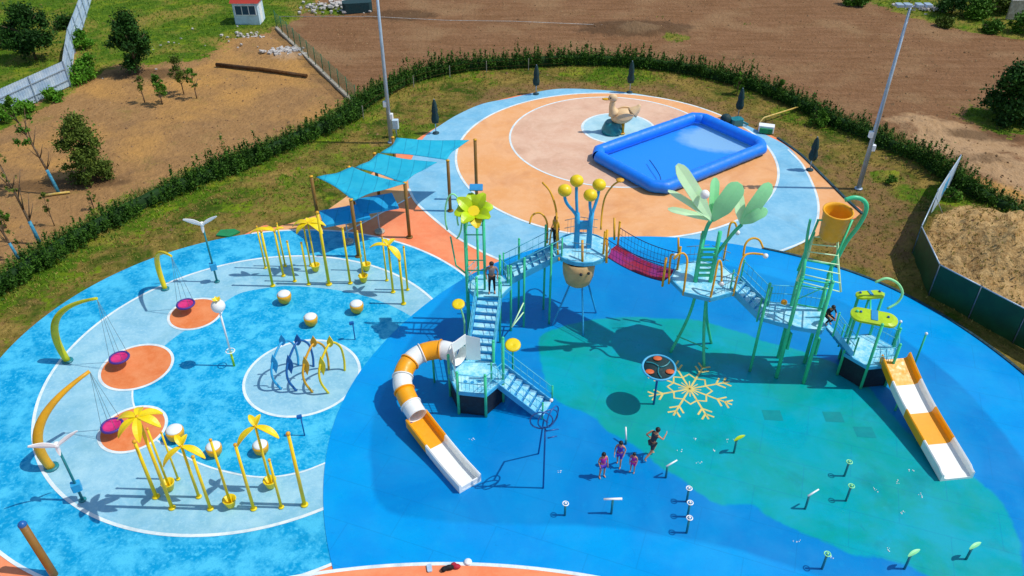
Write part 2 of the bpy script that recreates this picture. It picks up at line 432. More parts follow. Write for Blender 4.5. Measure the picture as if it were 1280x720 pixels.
# ---------------------------------------------------------------- ground
def poly_sd(P, poly):
    """signed distance (positive inside) of points P (n,2) to polygon"""
    poly = np.array([(p[0], p[1]) for p in poly]); n = len(poly)
    d = np.full(len(P), 1e9); ins = np.zeros(len(P), bool)
    for i in range(n):
        a, b = poly[i], poly[(i + 1) % n]; ab = b - a; ap = P - a
        t = np.clip((ap @ ab) / max(ab @ ab, 1e-9), 0, 1); d = np.minimum(d, np.hypot(*(ap - t[:, None] * ab).T))
        c = ((a[1] > P[:, 1]) != (b[1] > P[:, 1]))
        with np.errstate(divide='ignore', invalid='ignore'):
            xi = (b[0] - a[0]) * (P[:, 1] - a[1]) / (b[1] - a[1] + 1e-12) + a[0]
        ins ^= c & (P[:, 0] < xi)
    return np.where(ins, d, -d)
def line_d(P, pts):
    d = np.full(len(P), 1e9)
    for a, b in zip(pts[:-1], pts[1:]):
        a = np.array((a[0], a[1])); b = np.array((b[0], b[1])); ab = b - a; ap = P - a
        t = np.clip((ap @ ab) / max(ab @ ab, 1e-9), 0, 1); d = np.minimum(d, np.hypot(*(ap - t[:, None] * ab).T))
    return d
def sst(x, a, b): t = np.clip((x - a) / (b - a), 0, 1); return t * t * (3 - 2 * t)
def gp(L, z=0): return [G(x, y, z) for x, y in L]

HEDGE_PX = [(-160, 455), (-60, 400), (0, 362), (60, 325), (130, 284), (200, 248), (260, 224), (330, 196), (385, 172), (430, 152), (470, 124), (520, 101), (580, 88), (650, 83), (710, 80), (780, 81), (850, 89), (920, 105), (980, 126), (1040, 155), (1090, 177), (1140, 201), (1172, 219), (1205, 238), (1240, 258), (1290, 286), (1370, 330)]
HEDGE = smooth_path(gp(HEDGE_PX), 8)
SITE = closed_path(gp([(300, 296), (345, 284), (403, 266), (440, 240), (475, 208), (515, 178), (550, 157), (603, 131), (683, 114), (773, 115), (857, 132), (927, 157), (970, 172), (1000, 193), (1030, 222), (1056, 248), (1079, 266), (1048, 281), (1010, 299), (970, 318), (1000, 370), (1080, 420), (1200, 520), (1290, 620)]) + [Vector((18, 8, 0)), Vector((0, -6, 0)), Vector((-26, 6, 0)), G(-60, 700), Vector((-24.5, 26, 0))], 6)

def build_ground():
    def axis(lo, hi, st, far):
        a = list(np.arange(lo, hi + .01, st)); s = st; x = a[0]; b = []
        while x > -far: s *= 1.35; x -= s; b.append(x)
        x = a[-1]; s = st; c = []
        while x < far: s *= 1.35; x += s; c.append(x)
        return np.array(b[::-1] + a + c)
    X = axis(-72, 78, .4, 1500); Y = axis(2, 118, .4, 1500)
    gx, gy = np.meshgrid(X, Y); P = np.c_[gx.ravel(), gy.ravel()]
    nz = np.array([mnoise.noise(Vector((x * .35, y * .35, 0))) for x, y in P])
    nz2 = np.array([mnoise.noise(Vector((x * 1.3, y * 1.3, 5))) for x, y in P])
    site = np.maximum(poly_sd(P, SITE), 16.25 - np.hypot(P[:, 0] - 8.34, P[:, 1] - 23.6))
    site = np.maximum(site, 12.3 - np.hypot(P[:, 0] + 12.2, P[:, 1] - 28.36))
    inside = poly_sd(P, list(HEDGE) + [Vector((60, -40, 0)), Vector((-60, -40, 0))])
    hd = line_d(P, HEDGE)
    wl = gp(WALL_TOP, 2.0)
    # height: level under the paving, rough outside; mounds of spoil
    amp = sst(-site, .2, 3.0)
    z = -.012 - .03 * amp + amp * (.07 * nz + .04 * nz2)
    def mound(px, py, rx, ry, h, rough=.25):
        nonlocal z
        c = G(px, py); q = ((P[:, 0] - c.x) / rx) ** 2 + ((P[:, 1] - c.y) / ry) ** 2
        z = z + h * np.exp(-q * 1.4) * (1 + rough * nz2 * 2) * (1 + .25 * nz)
    mound(1235, 318, 4.0, 4.2, 1.1); mound(1300, 330, 5, 5, 1.3); mound(1160, 165, 5, 3, .5); mound(1235, 205, 6, 2.4, .5)
    mound(800, 38, 5, 2.5, .5); mound(360, 70, 2.2, 1.8, .35); mound(310, 52, 3, 1.3, .25); mound(1130, 160, 3, 2, .3)
    green = np.zeros(len(P)); plo = np.zeros(len(P)); pale = np.zeros(len(P)); straw = np.zeros(len(P)); bare = np.zeros(len(P))
    def reg(L, w): return sst(poly_sd(P, gp(L)), -w, w)
    green = np.maximum(green, .95 * reg([(95, 80), (82, 50), (110, -60), (420, -60), (395, 5), (375, 22), (330, 42), (290, 50), (262, 72), (210, 80), (150, 80), (115, 95)], 2.0))
    green = np.maximum(green, .9 * reg([(-200, 170), (0, 130), (84, 92), (92, 40), (112, -20), (115, -120), (-400, -120)], 1.0))
    green = np.maximum(green, .85 * reg([(-20, 175), (-20, 150), (50, 128), (88, 104), (110, 92), (112, 100), (70, 128)], .8))
    green = np.maximum(green, 1.0 * reg([(1030, -14), (1100, 8), (1180, 34), (1280, 50), (1500, 80), (1500, -200), (1000, -200)], 1.5))
    for (px, py, r, w) in [(1262, 150, 4.2, 1), (845, 48, 1.5, .9), (775, 92, 4.2, .95), (735, 90, 3, .8), (525, 168, 3, .9), (1022, 147, 1.8, .8), (1050, 160, 2.2, .7), (1000, 143, 3.2, .65), (1108, 222, 1.4, .9), (1140, 243, 2.2, .7), (1185, 246, 2.0, 1), (430, 205, 4, .5), (500, 190, 3, .6), (610, 103, 2, .5), (350, 245, 4.5, .55), (300, 262, 4, .45), (240, 262, 3, .4), (60, 350, 4, .5), (380, 225, 3, .6), (880, 110, 2, .35), (1065, 200, 1.5, .4), (410, 12, 3, .8)]:
        c = G(px, py); d = np.hypot((P[:, 0] - c.x), (P[:, 1] - c.y) * 1.2); green = np.maximum(green, w * sst(-d, -r * 1.3, -r * .35))
    green = np.maximum(green, np.where(P[:, 0] < -3, 1.0, .5) * sst(-hd, -np.where(P[:, 0] < -3, 3.4, 2.4), -.5))
    green = np.where(inside > 0, np.maximum(green, .33 * sst(-P[:, 0], 2, 8)), green)
    plo = reg([(345, 28), (443, 132), (520, 95), (640, 80), (800, 76), (960, 110), (1100, 170), (1200, 220), (1400, 260), (1500, 60), (1280, 46), (1040, -10), (1000, -160), (300, -160), (400, 0)], .8)
    pale = np.maximum(.8 * reg([(1095, 150), (1150, 140), (1210, 165), (1300, 215), (1300, 250), (1220, 222), (1150, 190)], 1.6), .7 * reg([(1180, 150), (1300, 190), (1300, 215), (1200, 180)], 1))
    c = G(800, 38); pale = np.maximum(pale, .9 * sst(-np.hypot((P[:, 0] - c.x) / 1.6, P[:, 1] - c.y), -2.2, -.6))
    c = G(360, 70); pale = np.maximum(pale, .75 * sst(-np.hypot((P[:, 0] - c.x), P[:, 1] - c.y), -2.6, -.6))
    bare = reg([(560, 152), (610, 105), (700, 98), (830, 104), (930, 135), (1010, 170), (1075, 225), (1130, 300), (1120, 360), (1020, 320), (1055, 250), (1000, 190), (900, 145), (780, 114), (640, 122)], 1.4) * .75
    bare = np.maximum(bare, .75 * reg([(1040, 180), (1150, 225), (1150, 330), (1110, 350), (1070, 250)], 1.5))
    straw = sst(poly_sd(P, wl[1:] + [G(1600, 500), G(1500, 250), G(1280, 275), G(1215, 250)]), -.3, .9)
    me = bpy.data.meshes.new('ground'); nx, ny = len(X), len(Y)
    idx = np.arange(nx * ny).reshape(ny, nx)
    f = np.stack([idx[:-1, :-1], idx[:-1, 1:], idx[1:, 1:], idx[1:, :-1]], -1).reshape(-1, 4)
    me.from_pydata(np.c_[P, z].tolist(), [], f.tolist()); me.polygons.foreach_set('use_smooth', [True] * len(f))
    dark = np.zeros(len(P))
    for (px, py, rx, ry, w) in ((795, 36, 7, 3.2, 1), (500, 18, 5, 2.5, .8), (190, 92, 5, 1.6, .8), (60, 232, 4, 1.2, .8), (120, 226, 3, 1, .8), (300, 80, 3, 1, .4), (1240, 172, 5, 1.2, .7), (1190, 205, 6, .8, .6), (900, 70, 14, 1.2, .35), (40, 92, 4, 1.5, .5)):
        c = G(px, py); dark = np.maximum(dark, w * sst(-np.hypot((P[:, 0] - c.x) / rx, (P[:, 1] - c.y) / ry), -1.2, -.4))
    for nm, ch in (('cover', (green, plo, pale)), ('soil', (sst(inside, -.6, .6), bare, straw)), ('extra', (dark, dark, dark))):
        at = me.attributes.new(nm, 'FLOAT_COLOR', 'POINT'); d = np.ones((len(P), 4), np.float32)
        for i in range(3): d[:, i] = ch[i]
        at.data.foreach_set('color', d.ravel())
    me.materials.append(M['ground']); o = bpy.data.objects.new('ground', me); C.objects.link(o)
    struct(o, 'brown earth and patchy dry grass around the water playground')
    return P, green, site, z, np.where(inside < 0, hd, 99.)
WALL_TOP = [(1200, 197), (1172, 240), (1152, 283), (1175, 331), (1227, 358), (1285, 388), (1400, 450)]
GP, GGREEN, GSITE, GZ, GHD = build_ground()

# ---------------------------------------------------------------- paving (sheets 4 mm apart)
def disc(name, cx, cy, r, z, mat, label):
    return struct(MB().sheet(circle(cx, cy, r), z).build(name, mat), label)
def ring_line(name, cx, cy, r, w, z, label, a0=0, a1=2 * math.pi, mat='line'):
    n = 200; o = circle(cx, cy, r + w / 2, n, a0, a1); i = circle(cx, cy, r - w / 2, n, a0, a1); m = MB()
    full = abs(a1 - a0 - 2 * math.pi) < 1e-6; k_ = n if full else n - 1
    m.add([(p.x, p.y, z) for p in o + i], [(k, n + k, n + (k + 1) % n, (k + 1) % n) for k in range(k_)][::1])
    for k, f in enumerate(m.f): m.f[k] = f[::-1]
    return struct(m.build(name, mat), label)
def strip_line(name, pts, w, z, label, mat='line'):
    m = MB(); n = len(pts); vs = []
    for i, p in enumerate(pts):
        t = (pts[min(i + 1, n - 1)] - pts[max(i - 1, 0)]).normalized(); s_ = Vector((-t.y, t.x, 0)) * w / 2
        a, b = p + s_, p - s_; vs += [(a.x, a.y, z), (b.x, b.y, z)]
    m.add(vs, [(2 * i, 2 * i + 1, 2 * i + 3, 2 * i + 2) for i in range(n - 1)])
    return struct(m.build(name, mat), label)

struct(MB().prism(SITE, -.2, .008).build('coral_path', 'path'), 'coral rubber path between the pads')
# pale blue ring round the peach circle
RING = closed_path(gp([(512, 238), (518, 250), (527, 260), (550, 280), (573, 298), (603, 315), (640, 332), (720, 350), (850, 345), (965, 319), (1008, 300), (1020, 280), (1023, 258), (1018, 236), (1003, 206), (985, 184), (960, 170), (927, 154), (890, 140), (857, 130), (817, 121), (773, 114.5), (717, 111), (683, 113), (637, 123), (603, 130), (573, 143), (550, 157), (530, 172), (516, 196), (510, 215)]), 5)
struct(MB().sheet(RING, .014).build('pale_ring_paving', 'ringblue'), 'pale blue paving round the peach circle')
strip_line('ring_edge_line', smooth_path(gp([(985, 187), (1003, 206), (1018, 236), (1023, 258), (1020, 280), (1008, 300), (967, 317)]), 8), .14, .018, 'white line at the right of the pale ring')
strip_line('ring_path_line', smooth_path(gp([(511, 236), (518, 250), (527, 260), (550, 280), (573, 298), (603, 315), (625, 325)]), 8), .16, .019, 'white line between coral path and pale ring')
struct(MB().sheet(closed_path(gp([(985, 187), (1003, 206), (1018, 236), (1023, 258), (1020, 280), (1008, 301), (1045, 282), (1076, 266), (1054, 248), (1029, 223), (1000, 194)]), 4), .012).build('peach_wedge', 'peach'), 'faded peach wedge right of the pale ring')
struct(MB().sheet(gp([(300, 297), (345, 285), (403, 267), (440, 241), (475, 209), (505, 200), (512, 240), (503, 252), (457, 277), (425, 293), (380, 298)]), .012).build('peach_path_end', 'peach'), 'peach end of the path under the sails')
strip_line('path_joint_line', gp([(513, 246), (503, 252), (457, 277), (430, 291)]), .12, .016, 'white line across the path under the sails')
disc('outer_paving', -12.2, 28.36, 12.18, .022, 'outer', 'mottled blue paving outside the left play circle')
ring_line('outer_edge_line', -12.2, 28.36, 12.18, .13, .026, 'white edge line of the blue paving', R(-130), R(105))
disc('peach_circle', 7.12, 50.5, 11.0, .026, 'peach', 'peach circle at the back of the playground')
ring_line('peach_edge_line', 7.12, 50.5, 11.0, .16, .030, 'white line round the peach circle')
disc('pinkish_circle', 7.3, 53.2, 7.45, .030, 'pinkish', 'worn pinkish inner circle')
ring_line('pinkish_edge_line', 7.3, 53.2, 7.45, .14, .034, 'white line round the pinkish inner circle')
disc('duck_pad', 7.85, 54.78, 2.66, .034, 'duckpad', 'pale blue disc under the duck')
ring_line('duck_pad_line', 7.85, 54.78, 2.66, .18, .038, 'white line round the duck disc')
disc('pale_play_circle', -11.97, 28.27, 9.45, .026, 'pale', 'pale blue play circle on the left')
ring_line('play_circle_line', -11.97, 28.27, 9.45, .14, .034, 'white ring round the left play circle')
SEA = closed_path(gp([(298, 368), (330, 361), (365, 358), (420, 363), (470, 375), (520, 400), (560, 440), (500, 560), (420, 575), (380, 588), (330, 597), (290, 590), (250, 580), (215, 562), (190, 545), (170, 512), (166, 490), (185, 455), (215, 425), (250, 402), (272, 385)]), 6)
struct(MB().sheet(SEA, .030).build('mottled_sea_paving', 'sea'), 'mottled blue area inside the play circle')
strip_line('sea_lower_line', smooth_path(gp([(166, 485), (166, 500), (171, 515), (190, 545), (215, 562), (250, 580), (290, 592), (330, 597), (372, 592), (405, 580), (440, 566)]), 8), .08, .034, 'thin white line below the mottled blue area')
disc('arch_pad', -9.7, 27.64, 2.62, .036, 'pale', 'pale disc under the spray arches')
ring_line('arch_pad_line', -9.7, 27.64, 2.62, .13, .040, 'white ring round the disc under the spray arches')
for i, (cx, cy, r, w) in enumerate(((-17.63, 28.31, 1.61, 'middle'), (-16.18, 32.38, 1.3, 'upper'), (-16.26, 24.3, 1.36, 'lower'))):
    disc('orange_disc', cx, cy, r, .036, 'discorange', 'orange disc under the %s basket swing' % w)
    ring_line('orange_disc_line', cx, cy, r, .13, .040, 'white ring of the %s orange disc' % w)

def build_pool():
    cx, cy, r0 = 8.34, 23.6, 16.01
    pts = [(511.7, 400), (440, 480), (416.7, 530), (405, 590), (407, 640), (415, 710), (975, 318), (1053, 337), (1133, 370), (1193, 407), (1280, 470), (830, 297), (683, 307)]
    kn = []
    for p in pts:
        g = G(*p); kn.append((math.atan2(g.y - cy, g.x - cx) % (2 * math.pi), math.hypot(g.x - cx, g.y - cy)))
    kn += [(R(270), 16.0), (R(315), 15.6), (R(245), 16.1)]
    kn.sort(); ka = np.array([k[0] for k in kn]); kr = np.array([k[1] for k in kn])
    ka = np.r_[ka[-1] - 2 * np.pi, ka, ka[0] + 2 * np.pi]; kr = np.r_[kr[-1], kr, kr[0]]
    na, nr = 360, 80; A = np.arange(na) * 2 * np.pi / na
    rad = np.interp(A, ka, kr); k = 12; rad = np.array([np.mean([rad[(i + j) % na] for j in range(-k, k + 1)]) for i in range(na)])
    V = [(cx, cy)]
    for j in range(1, nr + 1):
        for i in range(na): V.append((cx + rad[i] * j / nr * math.cos(A[i]), cy + rad[i] * j / nr * math.sin(A[i])))
    V = np.array(V); f = [(0, 1 + i, 1 + (i + 1) % na) for i in range(na)]
    for j in range(nr - 1):
        for i in range(na):
            a, b = 1 + j * na + i, 1 + j * na + (i + 1) % na; f.append((a, a + na, b + na, b))
    teal = poly_sd(V, closed_path(gp([(673, 430), (700, 410), (750, 400), (827, 398), (875, 402), (925, 417), (985, 436), (1045, 455), (1085, 485), (1110, 515), (1155, 560), (1220, 600), (1247, 623), (1267, 653), (1275, 690), (1270, 750), (1160, 722), (1137, 708), (1103, 699), (1070, 697), (1037, 680), (1003, 668), (960, 646), (940, 633), (907, 632), (880, 620), (853, 600), (820, 580), (790, 556), (760, 541), (737, 519), (707, 508), (688, 490)]), 4))
    deep = poly_sd(V, closed_path(gp([(600, 335), (760, 312), (900, 330), (1040, 372), (1150, 440), (1235, 520), (1300, 620), (1290, 720), (1100, 740), (930, 690), (760, 660), (600, 655), (485, 640), (465, 590), (468, 520), (510, 430), (560, 370)]), 4))
    me = bpy.data.meshes.new('pool_floor'); me.from_pydata([(x, y, .044) for x, y in V], [], f)
    at = me.attributes.new('zones', 'FLOAT_COLOR', 'POINT'); d = np.ones((len(V), 4), np.float32)
    d[:, 0] = sst(teal, -.45, .45); d[:, 1] = sst(deep, -.35, .35); at.data.foreach_set('color', d.ravel())
    me.materials.append(M['poolfloor']); o = bpy.data.objects.new('pool_floor', me); C.objects.link(o)
    struct(o, 'wet blue and teal floor of the main splash pool')
    edge = [Vector((cx + (rad[i] + .07) * math.cos(A[i]), cy + (rad[i] + .07) * math.sin(A[i]), 0)) for i in list(range(310, 360)) + list(range(0, 69))]
    return edge
POOL_EDGE = build_pool()
m = MB()
kp = [p + Vector((0, 0, .05)) for p in POOL_EDGE]
for a, b in zip(kp[:-1], kp[1:]):
    c = (a + b) / 2; m.box((c.x, c.y, .0), ((b - a).length + .01, .14, .2), math.atan2((b - a).y, (b - a).x))
struct(m.build('pool_kerb', 'kerb'), 'dark kerb along the right of the splash pool')
kp = smooth_path(gp([(972, 173), (1000, 193), (1030, 222), (1056, 248), (1078, 268)]), 10); m = MB()
for a, b in zip(kp[:-1], kp[1:]):
    c = (a + b) / 2; m.box((c.x, c.y, .0), ((b - a).length + .01, .16, .18), math.atan2((b - a).y, (b - a).x))
struct(m.build('path_kerb', 'kerb'), 'dark kerb behind the back right umbrella')
disc('bottom_path', -2.4, -8.87, 26.46, .050, 'path', 'coral path along the bottom of the picture')
ring_line('bottom_path_line', -2.4, -8.87, 26.46, .14, .054, 'white line above the bottom coral path', R(45), R(135))

# painted snowflake
def snowflake():
    c = G(862, 487); m = MB(); k = [0]
    def seg(a, b, w=.085):
        a, b = Vector(a), Vector(b); d = (b - a).normalized(); s_ = Vector((-d.y, d.x)) * w / 2; a = a - d * w * .3; b = b + d * w * .3; z = .048 + (k[0] % 4) * .0006; k[0] += 1
        m.add([(c.x + p.x, c.y + p.y, z) for p in (a - s_, b - s_, b + s_, a + s_)], [(0, 1, 2, 3)])
    for i in range(8):
        a = R(45 * i + 14); u = Vector((math.cos(a), math.sin(a))); v = Vector((-u.y, u.x))
        L = 1.95
        seg(u * .12, u * L)
        for r_, l in ((.95, .3), (1.3, .42), (1.65, .36)):
            for s_ in (-1, 1):
                if r_ > 1: seg(u * r_, u * (r_ + l * .7) + v * (s_ * l * .75))
        # inner star
        a2 = a + R(22.5); w2 = Vector((math.cos(a2), math.sin(a2))); a3 = a + R(45); w3 = Vector((math.cos(a3), math.sin(a3)))
        seg(u * .78, w2 * 1.0, .07); seg(w2 * 1.0, w3 * .78, .07); seg(Vector((0, 0)), w2 * .5, .05)
    struct(m.build('painted_snowflake', 'snow'), 'cream snowflake painted on the teal floor')
snowflake()
m = MB()
for px, py in ((965, 520), (1041, 522), (1080, 541)):     # darker repair squares in the teal floor
    c = G(px, py); m.add([(c.x - .4, c.y - .28, .049), (c.x + .4, c.y - .34, .049), (c.x + .42, c.y + .3, .049), (c.x - .38, c.y + .32, .049)], [(0, 1, 2, 3)])
M['patch'] = rubber('teal_patch', '#088A90', '#0A9296', 2)
struct(m.build('floor_patches', 'patch'), 'darker square patches in the teal floor')

# ---------------------------------------------------------------- foliage
def leaf_cloud(name, mat, centers, n, size, parent=None, seed=1, flat=1.0):
    """centers: list of (x,y,z,rx,ry,rz) clumps; leaves are small bent quads through each clump's volume"""
    g = np.random.default_rng(seed); cs = np.array(centers); w = np.prod(cs[:, 3:6], 1) ** .67; w /= w.sum()
    pick = g.choice(len(cs), n, p=w); d = g.normal(size=(n, 3)); d /= np.linalg.norm(d, axis=1)[:, None]
    rr = np.abs(g.normal(0, .62, n)) + .05
    ctr = cs[pick, :3] + d * rr[:, None] * cs[pick, 3:6]
    a = g.normal(size=(n, 3)); a /= np.linalg.norm(a, axis=1)[:, None]; b = np.cross(a, g.normal(size=(n, 3))); b /= np.linalg.norm(b, axis=1)[:, None]
    s = size * g.uniform(.6, 1.4, n)[:, None]
    V = np.stack([ctr - a * s, ctr - b * s * .5, ctr + a * s, ctr + b * s * .5], 1).reshape(-1, 3)
    V[:, 2] = np.maximum(V[:, 2], .02)
    o = parent_loc(parent) if parent else Vector((0, 0, 0)); V -= np.array(o)
    me = bpy.data.meshes.new(name); me.from_pydata(V.tolist(), [], np.arange(4 * n).reshape(-1, 4).tolist())
    at = me.attributes.new('tone', 'FLOAT', 'POINT'); cl = g.random(len(cs))
    at.data.foreach_set('value', np.repeat(np.clip(cl[pick] * .6 + g.random(n) * .4, 0, 1), 4).astype(np.float32))
    me.materials.append(M[mat]); ob = bpy.data.objects.new(name, me); C.objects.link(ob); ob.parent = parent
    return ob

def tree(px, py, topy, spread, label, mat='leafmid', n=2600, size=.13, kind='tree', trunkfrac=.35, lean=(0, 0), trunkmat='bark', loose=1.0, nclump=16, seed=1, tr=.07, h=None, group=None, name='tree', cat='tree'):
    g = G(px, py); H = h or rise(px, py, topy); r_ = random.Random(seed)
    t = thing(name, label, cat, (g.x, g.y, 0), group)
    m = MB(); top = Vector((g.x + lean[0], g.y + lean[1], H * .8))
    path = bez(g, g + Vector((lean[0] * .2, lean[1] * .2, H * .3)), g + Vector((lean[0] * .6, lean[1] * .6, H * .55)), top, 7)
    m.tube(path, [tr * (1 - .75 * i / 7) for i in range(8)], 8)
    for k in range(9):
        i = 2 + k % 5; p = path[i]; a = r_.random() * 6.28; L = spread * r_.uniform(.5, .9)
        e = p + Vector((math.cos(a) * L, math.sin(a) * L, H * r_.uniform(.12, .3)))
        m.tube([p, (p + e) / 2 + Vector((0, 0, -.05)), e], [tr * .45, tr * .3, tr * .12], 5)
    if trunkmat == 'barkblue':
        m.build('branches', 'bark', t); MB().tube([g + Vector((0, 0, 0)), path[1] , path[2]], [tr * 1.12, tr * 1.0, tr * .9], 8).build('painted_trunk', 'barkblue', t)
    else: m.build('trunk', trunkmat, t)
    cs = []; nclump = int(nclump * 1.7); n = int(n * 2.2); size = size * .8
    for k in range(nclump):
        a = r_.random() * 6.28; q = r_.random() ** .5; zz = r_.uniform(trunkfrac, 1.0)
        prof = math.sin(math.pi * min(1, max(.12, (zz - trunkfrac) / (1 - trunkfrac) * .8 + .15))) if kind == 'tree' else (1.05 - zz) * 1.1 + .15
        prof = math.sqrt(max(.04, 1 - (zz * .95) ** 2)) * 1.0 if kind == 'dome' else prof
        rad = spread * q * prof * .85; cr = spread * r_.uniform(.16, .36) * loose
        ax = lean[0] * zz; ay = lean[1] * zz
        cs.append((g.x + ax + math.cos(a) * rad, g.y + ay + math.sin(a) * rad, zz * H * .93, cr, cr, cr * .85))
    leaf_cloud('crown', mat, cs, n, size, t, seed)
    return t

# hedge round the site
def hedge():
    o = thing('hedge', 'long dark green hedge curving behind the playground', 'hedge', tuple(HEDGE[60]))
    cs = []; r_ = random.Random(3); core = MB(); vs = []
    for k, p in enumerate(HEDGE):
        d = (HEDGE[min(k + 1, len(HEDGE) - 1)] - HEDGE[max(k - 1, 0)]).normalized(); nr = Vector((-d.y, d.x, 0)); hh = .75 + .15 * mnoise.noise(p * .8)
        for w_, z_ in ((-.3, 0), (-.26, hh * .8), (0, hh), (.26, hh * .8), (.3, 0)): q = p + nr * w_; vs.append((q.x, q.y, z_))
    core.add(vs, [(5 * k + q, 5 * k + q + 1, 5 * k + q + 6, 5 * k + q + 5) for k in range(len(HEDGE) - 1) for q in range(4)], True); core.build('dense_core', 'leafdark', o)
    for a, b in zip(HEDGE[:-1], HEDGE[1:]):
        d = (b - a).length; nn = max(1, int(d / .26)); nrm = Vector((-(b - a).y, (b - a).x, 0)).normalized()
        for k in range(nn):
            p = a + (b - a) * ((k + r_.random()) / nn); left = p.x < -12
            for row in ((-.3, .25) if not left else (-.7, -.2, .4)):
                q = p + nrm * (row + r_.uniform(-.15, .15)); wv_ = mnoise.noise(q * .28) + .5 * mnoise.noise(q * .9); hh = r_.uniform(1.0, 1.6) * (.85 if left else 1) * (1 + .38 * wv_)
                if wv_ < -.38 and r_.random() < .6: continue
                if r_.random() < .08: hh *= 1.35
                cs.append((q.x, q.y, hh * .42, .32, .32, hh * .46))
                if r_.random() < .75: cs.append((q.x + r_.uniform(-.1, .1), q.y, hh * .95, .1, .1, .42))
    leaf_cloud('foliage', 'hedge', cs, 150000, .075, o, 5)
hedge()

# grass tufts
def tufts(name, mat, n, mask, hmax, label, seed):
    g = np.random.default_rng(seed); cand = np.where(mask)[0]
    pick = g.choice(cand, n); base = GP[pick] + g.uniform(-.35, .35, (n, 2)); z = GZ[pick]
    nb = 4; V = []; 
    ang = g.random((n, nb)) * 2 * np.pi; hh = g.uniform(.3, 1, (n, nb)) * hmax; ln = g.uniform(.1, .6, (n, nb)) * hmax
    bx = base[:, None, 0] + g.uniform(-.07, .07, (n, nb)); by = base[:, None, 1] + g.uniform(-.07, .07, (n, nb)); w = .018 + .02 * g.random((n, nb))
    zz = np.repeat(z[:, None], nb, 1) - .02
    a = np.stack([bx - np.sin(ang) * w, by + np.cos(ang) * w, zz], -1); b = np.stack([bx + np.sin(ang) * w, by - np.cos(ang) * w, zz], -1)
    c = np.stack([bx + np.cos(ang) * ln, by + np.sin(ang) * ln, zz + hh], -1)
    V = np.stack([a, b, c], 2).reshape(-1, 3)
    me = bpy.data.meshes.new(name); me.from_pydata(V.tolist(), [], np.arange(len(V)).reshape(-1, 3).tolist())
    at = me.attributes.new('tone', 'FLOAT', 'POINT'); at.data.foreach_set('value', np.repeat(g.random(n), nb * 3).astype(np.float32))
    me.materials.append(M[mat]); o = bpy.data.objects.new(name, me); C.objects.link(o); tag(o, label, 'grass', kind='stuff')
ok = (GSITE < -.5) & (GP[:, 0] > -70) & (GP[:, 0] < 70) & (GP[:, 1] < 110) & (GP[:, 1] > 10)
nzz = np.array([mnoise.noise(Vector((x * .5, y * .5, 2))) for x, y in GP[ok]]); sub = np.zeros(len(GP), bool)
tmp = np.where(ok)[0]; sub[tmp[(GGREEN[ok] + nzz * .6) > .5]] = True
tufts('green_grass', 'grassblade', 30000, sub, .26, 'tufts of green grass and weeds on the verge and fields', 11)
tufts('tall_dry_grass', 'grasspale', 9000, (GSITE < -.5) & (np.abs(GHD) < 1.7), .55, 'tall pale grass fringe along the outer side of the hedge', 13)
inside_h = poly_sd(GP, list(HEDGE) + [Vector((60, -40, 0)), Vector((-60, -40, 0))]) > .2
tufts('dry_grass', 'grassdry', 16000, ok & inside_h, .16, 'short dry grass on the verge inside the hedge', 12)

def clods():
    g = np.random.default_rng(8); cand = np.where((GSITE < -2) & (GGREEN < .4) & (np.abs(GP[:, 0]) < 70) & (GP[:, 1] < 110) & (GP[:, 1] > 20))[0]
    pick = g.choice(cand, 5200); V = []; F = []
    for k, i in enumerate(pick):
        s_ = g.uniform(.03, .13) * (1.6 if g.random() < .06 else 1); c = np.array([GP[i, 0] + g.uniform(-.3, .3), GP[i, 1] + g.uniform(-.3, .3), GZ[i] + s_ * .2])
        b = len(V); ang = g.random() * 6
        for j in range(4): V.append(c + s_ * np.array([math.cos(ang + j * 1.57) * g.uniform(.7, 1.2), math.sin(ang + j * 1.57) * g.uniform(.7, 1.2), -.3]))
        V.append(c + s_ * np.array([g.uniform(-.3, .3), g.uniform(-.3, .3), g.uniform(.4, .8)])); F += [(b, b + 1, b + 4), (b + 1, b + 2, b + 4), (b + 2, b + 3, b + 4), (b + 3, b, b + 4)]
    me = bpy.data.meshes.new('soil_clods'); me.from_pydata([tuple(v) for v in V], [], F); me.materials.append(M['clod']); o = bpy.data.objects.new('soil_clods', me); C.objects.link(o)
    tag(o, 'small clods and stones scattered over the bare fields', 'clods', kind='stuff')
M['clod'] = rubber('soil_clod', '#7A5C3E', '#A88860', .7, rough=.95)
clods()

# ---------------------------------------------------------------- trees
tree(172, 90, 14, 1.85, 'large dark round tree at the top left of the bare earth', 'leafdark', 6500, .15, trunkfrac=.12, nclump=30, seed=21, tr=.14)
tree(112, 224, 142, 1.6, 'dark leafy bush standing alone on the bare earth', 'leafolive', 6500, .12, trunkfrac=.02, nclump=44, kind='dome', seed=22, tr=.05, name='bush', cat='bush', loose=1.05)
tree(45, 74, 6, 2.4, 'dark tree beyond the pale sheet fence', 'leafdark', 6000, .16, trunkfrac=.2, nclump=26, seed=23, tr=.12)
tree(10, 58, 34, 1.6, 'light green bush at the far left beyond the fence', 'leafmid', 2600, .14, trunkfrac=.05, seed=24, name='bush', cat='bush')
tree(85, 34, 20, 1.5, 'low dark bush against the far side of the fence', 'leafdark', 1800, .14, trunkfrac=.05, seed=30, name='bush', cat='bush')
tree(181, 128, 88, .5, 'slim bare-stemmed sapling, leftmost of the four saplings', 'leafolive', 260, .1, trunkfrac=.45, nclump=7, seed=25, tr=.05)
tree(203, 130, 92, .75, 'leafy sapling, second from the left of the four', 'leafmid', 800, .1, trunkfrac=.3, nclump=9, seed=26, tr=.05)
tree(230, 118, 66, .9, 'tallest and widest of the four saplings', 'leafolive', 950, .1, trunkfrac=.35, nclump=12, seed=27, tr=.05)
tree(246, 123, 82, .55, 'narrow sapling at the right of the four', 'leafmid', 420, .1, trunkfrac=.4, nclump=8, seed=28, tr=.05)
